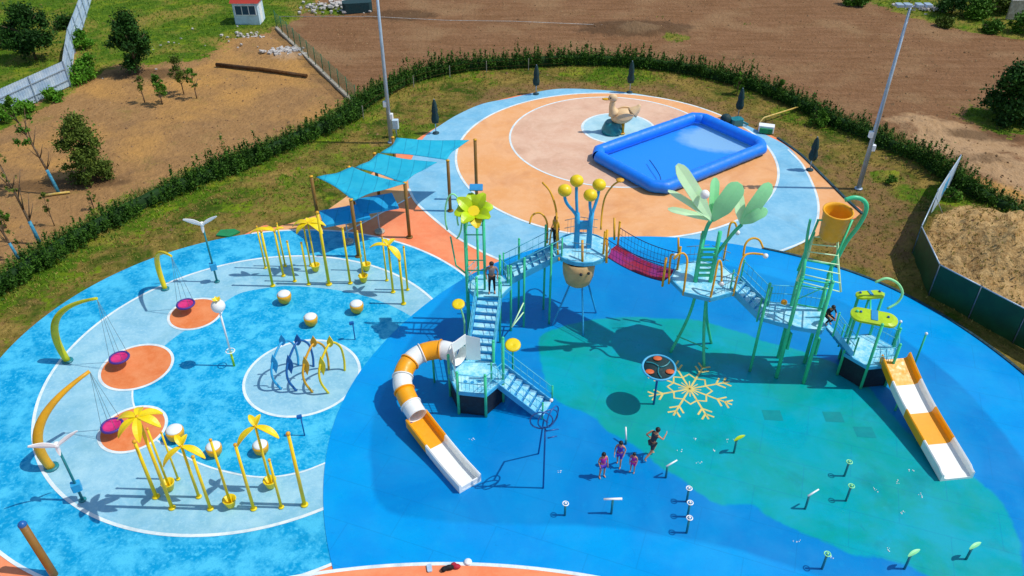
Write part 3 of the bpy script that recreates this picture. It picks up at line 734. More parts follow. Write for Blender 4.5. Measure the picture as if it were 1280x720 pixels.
for i, (px, py, ty, sp) in enumerate(((100, 100, 84, 1.5), (112, 88, 68, 1.3), (70, 124, 110, 1.0), (104, 60, 40, 1.2), (30, 140, 128, .9), (8, 150, 136, 1.0))):
    tree(px, py, ty, sp, ('bright green bush at the bend of the sheet fence', 'tall bright bush above the fence bend', 'low green bush along the lower sheet fence', 'green bush beside the upper run of the sheet fence', 'small green bush in front of the sheet fence on the left', 'green bush at the left edge in front of the sheet fence')[i], 'leafbright', 1500, .13, trunkfrac=.02, nclump=12, seed=70 + i, tr=.03, group='bushes along the sheet fence', name='bush', cat='bush')
g0 = 'young trees with blue painted trunks'
tree(74, 242, 118, 1.0, 'leaning young tree with blue trunk and sparse green leaves', 'leafmid', 900, .12, trunkfrac=.5, nclump=10, seed=31, lean=(-1.4, .6), trunkmat='barkblue', tr=.1, loose=.8, group=g0)
tree(50, 304, 186, .9, 'nearly leafless young tree with blue trunk above the hedge', 'leafolive', 160, .09, trunkfrac=.6, nclump=9, seed=32, lean=(-.6, .2), trunkmat='barkblue', tr=.1, loose=.6, group=g0)
tree(24, 325, 236, .7, 'bare thin tree at the left edge above the hedge', 'leafolive', 150, .1, trunkfrac=.4, nclump=8, seed=33, lean=(-.8, .2), trunkmat='barkblue', tr=.08, loose=.6, group=g0)
tree(68, 282, 238, .35, 'small spindly sapling between the two blue trunks', 'leafolive', 220, .08, trunkfrac=.3, nclump=6, seed=34, tr=.03)
tree(118, 262, 238, .3, 'short stake-like sapling beside the hedge on the left', 'leafolive', 120, .08, trunkfrac=.4, nclump=5, seed=35, tr=.04)
tree(8, 285, 262, .5, 'small leafy sapling at the left edge of the picture', 'leafmid', 380, .09, trunkfrac=.25, nclump=7, seed=36, tr=.03)
tree(1262, 150, 84, 2.5, 'big dark bush at the right edge of the field', 'leafdark', 7500, .17, trunkfrac=.03, nclump=44, kind='dome', seed=41, tr=.1, name='bush', cat='bush')
tree(921, 118, 88, .5, 'small conifer in front of the hedge, left of the pair', 'leafmid', 800, .09, kind='cone', trunkfrac=.1, nclump=12, seed=42, tr=.04, name='conifer')
tree(972, 124, 98, .5, 'small conifer in front of the hedge, right of the pair', 'leafmid', 800, .09, kind='cone', trunkfrac=.1, nclump=12, seed=43, tr=.04, name='conifer')
tree(1023, 156, 138, .85, 'low round bush on the verge near the lamp pole', 'leafmid', 1500, .1, trunkfrac=.02, nclump=12, seed=44, tr=.03, name='bush', cat='bush')
tree(1112, 229, 220, .45, 'tiny green shrub on bare earth near the lamp pole', 'leafmid', 420, .09, trunkfrac=.02, nclump=7, seed=45, tr=.02, name='bush', cat='bush')
tree(1188, 252, 236, .8, 'bright green bush behind the hoarding banner', 'leafmid', 1200, .1, trunkfrac=.02, nclump=10, seed=46, tr=.03, name='bush', cat='bush')
for i, (px, py, ty, sp) in enumerate(((1068, 6, -8, 1.6), (1190, 16, -12, 2.2), (1222, 22, 0, 2.0), (1250, 14, -16, 2.6), (1278, 40, 18, 1.6), (1205, -6, -30, 2.6), (1240, 40, 28, 1.2), (1180, 33, 24, 1.0))):
    tree(px, py, ty, sp, ('small bush at the left end of the far green strip', 'dark tree right of the lamp head', 'bushy tree in the middle of the far green strip', 'tall tree at the top right corner', 'bush at the right edge beyond the field', 'tree half out of frame above the far green strip', 'low shrub at the field edge below the top right trees', 'low shrub at the field edge nearest the lamp head')[i],
         ('leafmid', 'leafdark', 'leafmid', 'leafolive', 'leafmid', 'leafdark', 'leafmid', 'leafolive')[i], 2200, .17, trunkfrac=.08, nclump=14, seed=50 + i, tr=.08, group='trees at the far field edge')
for i, (px, py, w) in enumerate(((1252, 4, 4.0), (1276, 24, 3.0))):
    g = G(px, py); t = thing('garden_wall', ('cream wall among the trees at the top right', 'short cream wall at the right edge among bushes')[i], 'wall', (g.x, g.y, 0))
    MB().box((g.x, g.y, .9), (w, .25, 1.8)).build('wall_body', 'concrete', t); MB().box((g.x, g.y, 1.86), (w + .1, .35, .1)).build('coping', 'rubble', t)
tg = G(1262, 2, .5); m = MB(); m.prism([(tg.x - 3.4, tg.y + 3), (tg.x + 3, tg.y + 2.4), (tg.x + 3.2, tg.y + 4.2), (tg.x - 3, tg.y + 4.6)], 0.3, 1.4); tag(m.build('tarp_stack', 'tarp'), 'green tarpaulin covered stack among the trees', 'tarpaulin')

# ---------------------------------------------------------------- fences
def sheet_fence():
    base = gp([(-70, 185), (0, 150), (88, 108), (93, 66), (104, 34), (118, -12), (128, -50)])
    t = thing('sheet_fence', 'pale blue-grey corrugated sheet fence at the top left', 'fence', tuple(base[1])); H = 2.1
    for a, b in zip(base[:-1], base[1:]):
        d = b - a; L = d.length; n = int(L / .12); u = d / L; nn = Vector((-u.y, u.x, 0)); vs = []; m = MB()
        for i in range(n + 1):
            p = a + u * (L * i / n); off = nn * (.03 if i % 2 else -.03); q = p + off
            vs += [(q.x, q.y, .05), (q.x, q.y, H)]
        m.add(vs, [(2 * i, 2 * i + 2, 2 * i + 3, 2 * i + 1) for i in range(n)]); m.build('sheet_panel', 'fencewhite', t)
        k = max(1, int(L / 3))
        for i in range(k + 1):
            p = a + u * (L * i / k) - nn * .07; MB().box((p.x, p.y, H / 2), (.07, .07, H + .05), math.atan2(u.y, u.x)).build('post', 'steel', t)
        m = MB()
        for zz in (.6, 1.5):
            c = (a + b) / 2 - nn * .06; m.box((c.x, c.y, zz), (L, .04, .06), math.atan2(u.y, u.x))
        m.build('rail', 'steel', t)
sheet_fence()
def wire_fence():
    a, b = G(346, 36), G(446, 133); d = b - a; L = d.length; u = d / L
    t = thing('wire_fence', 'thin green wire fence with a row of posts on a pale kerb', 'fence', tuple(a)); m = MB()
    ang = math.atan2(u.y, u.x); c = (a + b) / 2
    MB().box((c.x, c.y, .09), (L + .3, .28, .2), ang).build('kerb', 'concrete', t)
    n = 11
    for i in range(n + 1):
        p = a + u * (L * i / n); MB().tube([(p.x, p.y, 0), (p.x, p.y, 1.75)], .035, 6).build('post', 'fencegreen', t)
    for k in range(14): m.tube([tuple(a + Vector((0, 0, .25 + k * .11))), tuple(b + Vector((0, 0, .25 + k * .11)))], .005, 4)
    for k in range(int(L / .22)):
        p = a + u * (k * .22); m.tube([(p.x, p.y, .22), (p.x, p.y, 1.68)], .009, 4)
    m.build('wire_mesh', 'fencegreen', t)
wire_fence()
def hoarding():
    pts = gp(WALL_TOP, 2.0); t = thing('hoarding', 'dark green netting hoarding round the straw-coloured spoil heap', 'hoarding', (pts[3].x, pts[3].y, 0))
    for i, (a, b) in enumerate(zip(pts[1:-1], pts[2:])):
        a = Vector((a.x, a.y, 0)); b = Vector((b.x, b.y, 0)); d = b - a; L = d.length; u = d / L; nn = Vector((-u.y, u.x, 0)); m = MB(); n = max(2, int(L / .25)); vs = []
        for k in range(n + 1):
            p = a + u * (L * k / n)
            for q, zz in enumerate((.0, .5, 1.0, 1.5, 2.0)):
                w = nn * (.05 * mnoise.noise(Vector((p.x * 1.5, p.y * 1.5, zz)))) ; vs.append((p.x + w.x, p.y + w.y, zz))
        m.add(vs, [(5 * k + q, 5 * k + q + 5, 5 * k + q + 6, 5 * k + q + 1) for k in range(n) for q in range(4)], True)
        m.build('netting', 'netgreen', t)
        c = (a + b) / 2; mm = MB().tube([tuple(a + Vector((0, 0, 2.0))), tuple(b + Vector((0, 0, 2.0)))], .035, 6); mm.build('top_rail', 'steel', t)
        k = max(1, int(L / 2.5))
        for j in range(k + 1):
            p = a + u * (L * j / k) - nn * 0; r_ = nn * -1
            MB().tube([(p.x, p.y, 0), (p.x, p.y, 2.05)], .04, 6).build('post', 'steel', t)
            MB().tube([(p.x, p.y, 1.7), (p.x + 1.1, p.y + .35, .1)], .025, 6).build('brace', 'steel', t)
    a, b = [Vector((p.x, p.y, 0)) for p in pts[:2]]
    t = thing('banner', 'white and blue printed banner panel at the end of the hoarding', 'banner', tuple(a)); d = b - a; u = d.normalized(); nn = Vector((-u.y, u.x, 0))
    m = MB(); c = (a + b) / 2; m.box((c.x, c.y, 1.15), (d.length, .04, 1.9), math.atan2(u.y, u.x)); m.build('banner_sheet', 'fencewhite', t)
    m = MB(); m.box((c.x - u.x * .2, c.y - u.y * .2, 1.1), (1.3, .06, .9), math.atan2(u.y, u.x)); m.build('printed_block', 'skyblue', t)
    for p in (a, b, c): MB().tube([(p.x, p.y, 0), (p.x, p.y, 2.2)], .04, 6).build('post', 'steel', t)
hoarding()

def verge_fence():
    t = thing('wire_fence', 'low wire fence on pale concrete posts just inside the long hedge', 'fence', tuple(HEDGE[60])); off = []; acc = 0
    for k in range(74, 112):
        p = HEDGE[k]; d = (HEDGE[k + 1] - HEDGE[k - 1]).normalized(); off.append(p + Vector((d.y, -d.x, 0)) * 1.0)
        if len(off) > 1: acc += (off[-1] - off[-2]).length
        if len(off) == 1 or acc > 3.2: acc = 0; q = off[-1]; MB().box((q.x, q.y, .5), (.06, .06, 1.0)).build('post', 'concrete', t)
    for z_ in (.45, .9): MB().tube([q + Vector((0, 0, z_)) for q in off], .007, 5).build('wire', 'log', t)
verge_fence()

# hut, timber, rubble
def hut():
    g = G(310, 31); t = thing('guard_hut', 'small pale blue hut with a red roof at the top edge', 'hut', (g.x, g.y + 1, 0))
    x, y = g.x, g.y + 1.0
    MB().box((x, y, 1.05), (2.4, 2.0, 2.1)).build('wall', 'hut', t)
    m = MB(); m.add([(x - 1.4, y - 1.2, 2.1), (x + 1.4, y - 1.2, 2.1), (x + 1.4, y + 1.2, 2.1), (x - 1.4, y + 1.2, 2.1), (x - 1.4, y, 2.6), (x + 1.4, y, 2.6)], [(0, 1, 5, 4), (2, 3, 4, 5), (0, 4, 3), (1, 2, 5), (3, 2, 1, 0)]); m.build('roof', 'redroof', t)
    w = MB()
    for z0, z1 in ((.93, .97), (1.83, 1.87)): w.box((x, y - 1.02, (z0 + z1) / 2), (2.0, .06, .06))
    for dx in (-1, -.33, .33, 1): w.box((x + dx, y - 1.02, 1.4), (.06, .06, .9))
    f = w.build('window', 'white', t); MB().box((x, y - 1.005, 1.4), (1.94, .03, .86)).build('pane', 'glass', f, None)
    d = MB().box((x + 1.21, y - .1, 1.0), (.04, .8, 2.0)).build('door', 'white', t)
hut()
a, b = G(271, 83), G(384, 97); m = MB(); m.tube([(a.x, a.y, .16), ((a.x + b.x) / 2, (a.y + b.y) / 2 + .15, .17), (b.x, b.y, .15)], [.17, .16, .14], 9)
tag(m.build('timber_log', 'log'), 'long dark log lying on the bare earth', 'log')
a, b = G(55, 246), G(88, 242); m = MB(); m.tube([(a.x, a.y, .1), (b.x, b.y, .12)], [.09, .07], 8); tag(m.build('fallen_pole', 'bamboo'), 'pale fallen pole beside the leaning blue-trunked tree', 'pole')
def rubble(px, py, n, spread, label, seed, sz=.25):
    r_ = random.Random(seed); g = G(px, py); m = MB()
    for i in range(n):
        x, y = g.x + r_.gauss(0, spread), g.y + r_.gauss(0, spread * .6); s_ = sz * r_.uniform(.3, 1.2)
        m.box((x, y, s_ * .3 + r_.uniform(0, .2)), (s_ * 1.3, s_, s_ * .6), mat=Matrix.Rotation(r_.random() * 6, 3, 'Z') @ Matrix.Rotation(r_.uniform(-.4, .4), 3, 'X'))
    tag(m.build('rubble_heap', 'rubble'), label, 'rubble', kind='stuff')
rubble(358, 66, 110, .8, 'pale rubble heap beside the wire fence', 1)
rubble(312, 47, 40, .9, 'scattered white rubble below the hut', 2, .2)
rubble(420, 9, 90, 1.8, 'strip of pale rubble at the top edge of the field', 3, .3)
rubble(1150, 12, 40, 1.2, 'bits of pale rubble at the far field edge', 4, .3)
rubble(240, 60, 24, 4.0, 'bits of litter scattered on the left field', 5, .16)
g = G(287, 292); m = MB(); m.prism([(g.x - .7, g.y - .3), (g.x + .1, g.y - .45), (g.x + .6, g.y + .1), (g.x + .2, g.y + .4), (g.x - .6, g.y + .3)], .0, .09); tag(m.build('green_mat', 'tarp'), 'flat green mat on the grass beside the blue paving', 'mat')
g = G(435, 14); m = MB(); m.box((g.x + 1, g.y, .5), (3.0, 1.4, 1.0), .2, .3); tag(m.build('covered_stack', 'umbrella'), 'dark green covered stack at the top edge left of the lamp pole', 'stack')
# field string line
a = [G(x, y) for x, y in ((350, 22), (462, 22), (560, 27), (640, 28), (760, 33))]; m = MB(); m.tube([(p.x, p.y, .12) for p in a], .03, 5); tag(m.build('white_pipe', 'rubble'), 'thin white pipe laid across the far field', 'pipe')

# ---------------------------------------------------------------- lamp poles
def lamp(px, py, H, label, head=True, box=True, bz=None):
    g = G(px, py); t = thing('lamp_pole', label, 'lamp pole', (g.x, g.y, 0), 'tall floodlight poles')
    MB().tube([(g.x, g.y, .06), (g.x, g.y, H)], [.16, .075], 12).build('pole', 'steel', t)
    MB().lathe([(.26, 0), (.26, .06), (.17, .1)], (g.x, g.y, 0), 12).build('base_plate', 'steel', t)
    MB().tube([(g.x - .75, g.y, H - .15), (g.x + 1.0, g.y, H - .15)], .05, 8).build('cross_arm', 'steel', t)
    for dx in (-.7, -.25, .4, .9):
        MB().box((g.x + dx, g.y - .1, H - .03), (.36, .5, .14), 0, .05).build('floodlight', 'steel', t)
    if bz:
        for z, dx in ((bz, .18), (bz + .9, -.18)):
            MB().box((g.x + dx, g.y, z), (.26, .26, .38), 0, .04).build('control_box', 'white', t)
lamp(1073, 236, rise(1073, 236, 5), 'tall grey floodlight pole on the right beside the hedge', bz=2.9)
lamp(489, 178, 12.2, 'tall grey floodlight pole on the left behind the blue sails', bz=2.0)
g = G(494, 171); t = thing('power_cabinet', 'small white cabinet on a post at the foot of the left lamp pole', 'cabinet', (g.x, g.y, 0))
MB().box((g.x + .1, g.y, 1.0), (.45, .35, .65), 0, .04).build('cabinet_box', 'hut', t); MB().tube([(g.x + .1, g.y, 0), (g.x + .1, g.y, .75)], .05, 8).build('post', 'steel', t)

# ---------------------------------------------------------------- shade sails
def sail(corners, label, mat='sail', sag=.12, hyp=.085):
    A, B, Cc, D = [Vector(c) for c in corners]; n = 16; vs = []; fs = []
    ctr = (A + B + Cc + D) / 4
    for j in range(n + 1):
        for i in range(n + 1):
            u, v = i / n, j / n; p = A * (1 - u) * (1 - v) + B * u * (1 - v) + Cc * u * v + D * (1 - u) * v
            k = 4 * u * (1 - u) * (abs(v - .5) * 2) ** 2.0 + 4 * v * (1 - v) * (abs(u - .5) * 2) ** 2.0
            p = p + (ctr - p) * hyp * k + Vector((0, 0, -sag * 16 * u * (1 - u) * v * (1 - v)))
            p.z += .03 * math.sin(9 * u + 5 * v); vs.append(p)
    for j in range(n):
        for i in range(n):
            a = j * (n + 1) + i; fs.append((a, a + 1, a + n + 2, a + n + 1))
    m = MB(); m.add(vs, fs, True); off = len(m.v)
    t = thing('shade_sail', label, 'shade sail', tuple(ctr), 'cyan shade sails')
    ob = m.build('cloth', mat, t); md = ob.modifiers.new('thick', 'SOLIDIFY'); md.thickness = .02
    e = MB()
    idx = [list(range(0, n + 1)), [j * (n + 1) + n for j in range(n + 1)], list(range(n * (n + 1), (n + 1) ** 2)), [j * (n + 1) for j in range(n + 1)]]
    for L in idx: e.tube([vs[k] for k in L], .022, 5)
    e.build('edge_hem', mat, t)
z = 3.6
sail([G(396, 221.5, z - .1), G(440, 209, z), G(506, 230, z + .1), G(442, 250, z)], 'leftmost cyan shade sail, lowest of the three main sails')
sail([G(444, 209.5, z - .2), G(473, 192, z), G(546, 203.5, z - .2), G(505, 228.5, z)], 'middle cyan shade sail between two others', sag=.2)
sail([G(476, 191, z), G(496, 172.5, z), G(586, 176, z), G(558, 199, z - .1)], 'rightmost and farthest cyan shade sail', sag=.1)
gs = 'brown posts of the shade sails'
for bx, by, ty, lab in ((448.3, 321, 250, 'brown sail post at the front corner of the leftmost sail'), (512, 297, 229, 'thick brown sail post at the tip of the first two sails'), (563, 264, 201, 'brown sail post in front of the far sail on pale ring'), (596, 250, 175, 'brown sail post standing on the edge of the peach circle'), (399, 282, 221, 'brown sail post at the far left corner of the sails'), (444, 268, 209, 'sail post hidden behind the first sail'), (474, 247, 192, 'sail post behind the middle sail'), (496, 226, 172, 'sail post behind the far sail')):
    p = G(bx, by); H = rise(bx, by, ty); t = thing('sail_post', lab, 'post', (p.x, p.y, 0), gs)
    MB().tube([(p.x, p.y, 0), (p.x, p.y, H)], .1, 10).build('post_tube', 'brown', t); MB().lathe([(.2, .0), (.2, .05), (.11, .07)], (p.x, p.y, .02), 10).build('base_plate', 'brown', t)
    MB().lathe([(.115, H), (.115, H + .05), (0, H + .09)], (p.x, p.y, 0), 10).build('cap', 'amber', t)
p = G(68, 719); q = G(28, 656, 2.6); t = thing('sail_post', 'thick leaning brown post at the bottom left corner', 'post', tuple(p), gs)
MB().tube([p - (q - p) * .3, q], .14, 12).build('post_tube', 'brown', t); MB().ball(q, .15, 12, 6).build('cap', 'deepblue', t)
# small parasols under the sails
for cx, cy, zz, sx, sy, rz, lab in ((430, 262, 2.2, 2.6, 1.7, .35, 'square blue canopy under the sails on the left'), (470, 248, 2.3, 2.2, 1.7, .35, 'square blue canopy under the sails near the thick post')):
    c = G(cx, cy, zz); t = thing('square_parasol', lab, 'parasol', (c.x, c.y, 0), 'blue square canopies under the sails'); m = MB()
    mm = Matrix.Rotation(rz, 3, 'Z'); cr = [c + mm @ Vector((a * sx / 2, b * sy / 2, -.28)) for a, b in ((-1, -1), (1, -1), (1, 1), (-1, 1))]
    lo = [v - Vector((0, 0, .16)) for v in cr]; m.add([c] + cr + lo, [(0, 1, 2), (0, 2, 3), (0, 3, 4), (0, 4, 1)] + [(1 + k, 5 + k, 5 + (k + 1) % 4, 1 + (k + 1) % 4) for k in range(4)])
    ob = m.build('canopy', 'sailblue', t); md = ob.modifiers.new('thick', 'SOLIDIFY'); md.thickness = .015
    MB().tube([(c.x, c.y, 0), (c.x, c.y, zz - .02)], .035, 8).build('pole', 'steel', t); MB().lathe([(.3, 0), (.3, .12), (.06, .16)], (c.x, c.y, .02), 12).build('base', 'concrete', t)

# ---------------------------------------------------------------- closed umbrellas
for bx, by, ty, lab in ((545, 167, 124, 'closed dark umbrella beside the far sail'), (670, 118, 81, 'closed dark umbrella behind the peach circle, left of the pair'), (787, 116, 76, 'closed dark umbrella directly behind the duck circle'), (922, 148, 110, 'closed dark umbrella beside the teal pump bundle'), (1012, 213, 171, 'closed dark umbrella on the right edge of the pale ring')):
    p = G(bx, by); H = rise(bx, by, ty); t = thing('closed_umbrella', lab, 'umbrella', (p.x, p.y, 0), 'closed umbrellas round the peach circle')
    MB().tube([(p.x, p.y, 0), (p.x, p.y, H)], .035, 8).build('pole', 'steel', t)
    m = MB(); seg = 16; prof = [(.05, H * .3), (.2, H * .33), (.25, H * .45), (.17, H * .62), (.2, H * .68), (.12, H * .9), (.03, H * 1.0)]
    vs = []
    for r_, zz in prof:
        for k in range(seg):
            a = 2 * math.pi * k / seg; rr = r_ * (1 + .22 * (1 if k % 2 else -1)); vs.append((p.x + rr * math.cos(a), p.y + rr * math.sin(a), zz))
    m.add(vs, [(i * seg + k, i * seg + (k + 1) % seg, (i + 1) * seg + (k + 1) % seg, (i + 1) * seg + k) for i in range(len(prof) - 1) for k in range(seg)] + [tuple(range(seg))[::-1]], True)
    m.build('folded_canopy', 'umbrella', t); MB().lathe([(.17, H * .64), (.17, H * .67)], (p.x, p.y, 0), 12).build('strap', 'navy', t)
    MB().lathe([(.24, 0), (.24, .05), (.06, .08)], (p.x, p.y, .04), 14).build('base', 'kerb', t)

# ---------------------------------------------------------------- duck
def duck():
    p = G(770, 166); t = thing('duck_sprayer', 'big tan duck figure facing left on the pale disc', 'duck figure', (p.x, p.y, 0)); X, Y = p.x, p.y
    m = MB()
    MB().lathe([(.75, .04), (.78, .3), (.6, .75), (.5, .9)], (X - .3, Y, 0), 18).build('pedestal', 'tealpaint', t)
    body = MB(); body.ball((X + .35, Y, 1.3), .64, 22, 14, (1.3, .9, .85), Matrix.Rotation(R(-14), 3, 'Y'))
    body.tube(smooth_path([(X + 1.05, Y, 1.55), (X + 1.4, Y, 1.9), (X + 1.55, Y, 2.2)], 4), [.45, .4, .34, .29, .24, .19, .15, .1, .05], 12)
    body.tube(smooth_path([(X - .25, Y, 1.5), (X - .45, Y, 2.0), (X - .38, Y, 2.45)], 4), [.44, .36, .29, .24, .21, .2, .2, .2, .2], 14)
    body.ball((X - .42, Y, 2.68), .31, 18, 12, (1.05, .9, .95)); body.build('body', 'duck', t)
    for s_ in (-1, 1):
        w = MB(); w.leaf((X - .1, Y + s_ * .52, 1.42), (X + 1.1, Y + s_ * .62, 1.6), .5, .1, .05, up=Vector((0, s_, .2))); w.build('wing', 'duck', t)
        MB().ball((X - .62, Y + s_ * .22, 2.76), .055, 8, 6).build('eye', 'black', t)
    b = MB(); b.ball((X - .88, Y, 2.6), .22, 12, 8, (1.5, .8, .4)); b.build('beak', 'amber', t)
    for s_ in (-1, 1):
        f = MB(); f.tube([(X + .45, Y + s_ * .3, .85), (X + .45, Y + s_ * .3, .12)], .09, 8); f.ball((X + .35, Y + s_ * .3, .1), .22, 10, 6, (1.3, .9, .3)); f.build('foot', 'amber', t)
duck()

# ---------------------------------------------------------------- inflatable pool
def inflatable():
    A, B, Cc, D = G(728, 200), G(824, 249), G(967, 193), G(872, 147)
    u = ((B - A) + (Cc - D)).normalized(); ctr = (A + B + Cc + D) / 4; v = Vector((-u.y, u.x, 0))
    L1 = ((B - A).length + (Cc - D).length) / 2; L2 = ((D - A).length + (Cc - B).length) / 2
    r0 = .42; t = thing('inflatable_pool', 'big bright blue inflatable pool on the peach circle', 'inflatable pool', tuple(ctr))
    a, b = L1 / 2 - r0, L2 / 2 - r0; ch = .6
    ring = [(-a + ch, -b), (a - ch, -b), (a, -b + ch), (a, b - ch), (a - ch, b), (-a + ch, b), (-a, b - ch), (-a, -b + ch)]
    P = [ctr + u * x + v * y for x, y in ring]; path = []
    for i in range(8):
        p, q = P[i], P[(i + 1) % 8]; n = 48 if (q - p).length > 2 else 4
        for k in range(n): path.append(p + (q - p) * (k / n))
    path.append(path[0]); m = MB()
    sm = path
    m.tube([Vector((p.x, p.y, r0 + .04)) for p in sm], [r0 * (.94 if k % 8 == 0 else 1 + .012 * math.sin(k * 2.1)) for k in range(len(sm))], 16, cap=False)
    m.build('inflated_rim', 'pool', t)
    inner = [ctr + (p - ctr) * .975 for p in P]
    fl = MB(); n = 1; fl.add([(p.x, p.y, .06) for p in P], [tuple(range(8))]); fl.build('pool_liner', linermat(ctr, u, v), t)
    w = MB(); w.add([(p.x, p.y, .34) for p in inner], [tuple(range(8))]); w.build('water', water_mat(), t)
    hs = MB(); q = G(818, 225, .36)
    hs.tube(smooth_path([G(812, 200, .36), G(818, 208, .4), G(825, 220, .36), G(827, 232, .4)], 6), .035, 6); hs.build('hose', 'deepblue', t)
def linermat(ctr, u, v):
    m, nt, bs = new_mat('pool_liner_vinyl'); at = N(nt, 'ShaderNodeTexCoord')
    vm = N(nt, 'ShaderNodeVectorMath'); vm.operation = 'DISTANCE'; q = G(880, 172) - ctr
    mp = N(nt, 'ShaderNodeMapping'); nt.links.new(at.outputs['Object'], mp.inputs[0]); mp.inputs['Rotation'].default_value = (0, 0, -math.atan2(u.y, u.x)); mp.inputs['Scale'].default_value = (.62, 1.0, 1)
    q2 = Vector((q.dot(u) * .62, q.dot(v), 0)); nt.links.new(mp.outputs[0], vm.inputs[0]); vm.inputs[1].default_value = q2
    d = math_n(nt, 'ADD', vm.outputs['Value'], math_n(nt, 'MULTIPLY', noise_fac(nt, .9, 0, 1, 5), 1.2))
    r = N(nt, 'ShaderNodeMapRange'); r.inputs[1].default_value = 2.4; r.inputs[2].default_value = 3.1; nt.links.new(d, r.inputs[0])
    c = mix(nt, lin('#8CBCE0'), lin('#068CF6'), r.outputs[0]); nt.links.new(c, bs.inputs['Base Color']); bs.inputs['Roughness'].default_value = .5
    return m
inflatable()

# pump bundle, white box, bamboo pipe
g = G(912, 156); t = thing('pump_bundle', 'dark teal pump bundle behind the inflatable pool', 'pump', tuple(g))
MB().ball((g.x - .35, g.y, .45), .42, 16, 10, (1, .9, 1)).build('fan_housing', 'umbrella', t); MB().box((g.x + .45, g.y - .1, .3), (.9, .7, .5), .2, .12).build('motor', 'tealpaint', t)
MB().tube(smooth_path([(g.x + .5, g.y, .5), (g.x + .9, g.y - .3, .35), (g.x + 1.3, g.y - .2, .12)], 4), .08, 8).build('hose', 'tealpaint', t)
g = G(957, 165); t = thing('storage_box', 'white box with a teal front beside the pale ring edge', 'box', tuple(g))
MB().box((g.x, g.y, .3), (1.1, .6, .5), -.3, .05).build('box_body', 'white', t); MB().box((g.x - .12, g.y - .38, .25), (.9, .14, .35), -.3, .02).build('front_panel', 'tarp', t)
m = MB(); m.tube([G(946, 157, .1), G(955, 147, .5), G(1000, 133, .3)], .06, 7); tag(m.build('bamboo_pole', 'bamboo'), 'bent yellow pole propped on the verge behind the white box', 'pole')

# ---------------------------------------------------------------- left circle toys
def swing(bx, by, tipx, tipy, kx, ky, thick, lab, mat, bulge):
    b = G(bx, by); kz = .55; k = G(kx, ky, kz); d = k - b; d.z = 0; dist = d.length; u = d / dist
    lo, hi = .5, 9
    for _ in range(40):
        mz = (lo + hi) / 2; zr = mz - CAM_H; dd = k.y * math.cos(TILT) - zr * math.sin(TILT); uu = k.y * math.sin(TILT) + zr * math.cos(TILT)
        if 360 - F_PX * uu / dd > tipy: lo = mz
        else: hi = mz
    H = lo; tip = Vector((k.x, k.y, H))
    t = thing('basket_swing', lab, 'swing', (b.x, b.y, 0), 'basket swings on curved posts')
    P = bez(b, b - u * bulge + Vector((0, 0, H * .5)), b + u * (dist * .1) + Vector((0, 0, H * .84)), tip, 18)
    rs = [thick * .88 * (.8 + .4 * math.sin(math.pi * min(1, i / 18 * .9 + .15))) * (1 - .45 * (i / 18) ** 2) for i in range(19)]
    MB().tube(P, rs, 14).build('curved_post', mat, t); MB().lathe([(thick * 1.5, .0), (thick * 1.5, .05), (thick, .07)], (b.x, b.y, .04), 14).build('base_plate', 'tealpaint', t)
    bs = thing('basket', '', '', (0, 0, 0)); del bs['label']; del bs['category']; bs.parent = t; bs.location = k - Vector((b.x, b.y, 0))
    rim = MB(); rr = .42; pts = [Vector((k.x + rr * math.cos(a), k.y + rr * math.sin(a), kz)) for a in np.linspace(0, 2 * math.pi, 25)]
    rim.tube(pts, .055, 8, False); rim.build('rim', 'purple', bs)
    nt_ = MB(); nt_.lathe([(.0, kz - .16), (.2, kz - .14), (.34, kz - .07), (.4, kz - .01), (.38, kz + .02), (.3, kz - .05), (.0, kz - .12)], (k.x, k.y, 0), 22); nt_.build('net_seat', 'pink', bs)
    for a in (.8, 2.4, 3.9, 5.5):
        MB().tube([tip - Vector((0, 0, .03)), (k.x + rr * math.cos(a), k.y + rr * math.sin(a), kz)], .009, 5).build('cable', 'cable', t)
swing(85, 452, 122, 373, 149, 447, .17, 'olive-yellow curved post with pink basket swing, middle of the three', 'olive', .45)
swing(65, 585, 112, 464, 140, 532, .19, 'amber curved post with pink basket swing, nearest of the three', 'amber', .4)
swing(207, 362, 215, 320, 232, 380, .14, 'small yellow curved post with pink basket swing, farthest of the three', 'yellow', .5)

def turbine(bx, by, ty, lab, yaw, bz):
    p = G(bx, by); H = rise(bx, by, ty); t = thing('wind_spinner', lab, 'spinner', (p.x, p.y, 0), 'white bladed spinners')
    MB().tube([(p.x, p.y, .03), (p.x, p.y, H)], [.055, .045], 10).build('pole', 'tealpaint', t)
    c = Vector((p.x, p.y, H)); hub = MB(); hub.ball(c, .13, 14, 8); hub.build('hub', 'white', t)
    mm = Matrix.Rotation(yaw, 3, 'Z')
    for k, a in enumerate((R(150), R(30), R(268))):
        L = (.95, .95, .5)[k]; e = c + mm @ Vector((math.cos(a) * L, -.12, math.sin(a) * L * .9 + (.0)))
        b = MB(); b.leaf(c + mm @ Vector((0, -.1, 0)), e, (.22, .15, .12)[k], .03, .03, up=mm @ Vector((0, 1, .2)), prof=lambda t_: .35 + .9 * math.sin(math.pi * min(1, t_ * .9 + .1))); b.build('blade', 'white', t)
    MB().box((p.x, p.y, bz), (.34, .3, .36), .5, .03).build('pump_box', 'skyblue', t); MB().lathe([(.14, .0), (.14, .05), (.05, .07)], (p.x, p.y, .04), 12).build('base_plate', 'tealpaint', t)
turbine(271.7, 353, 280, 'white bladed wind spinner on a thin pole at the upper left of the circle', .2, 1.05)
turbine(104, 626, 556, 'white bladed wind spinner at the lower left of the circle', .5, .85)

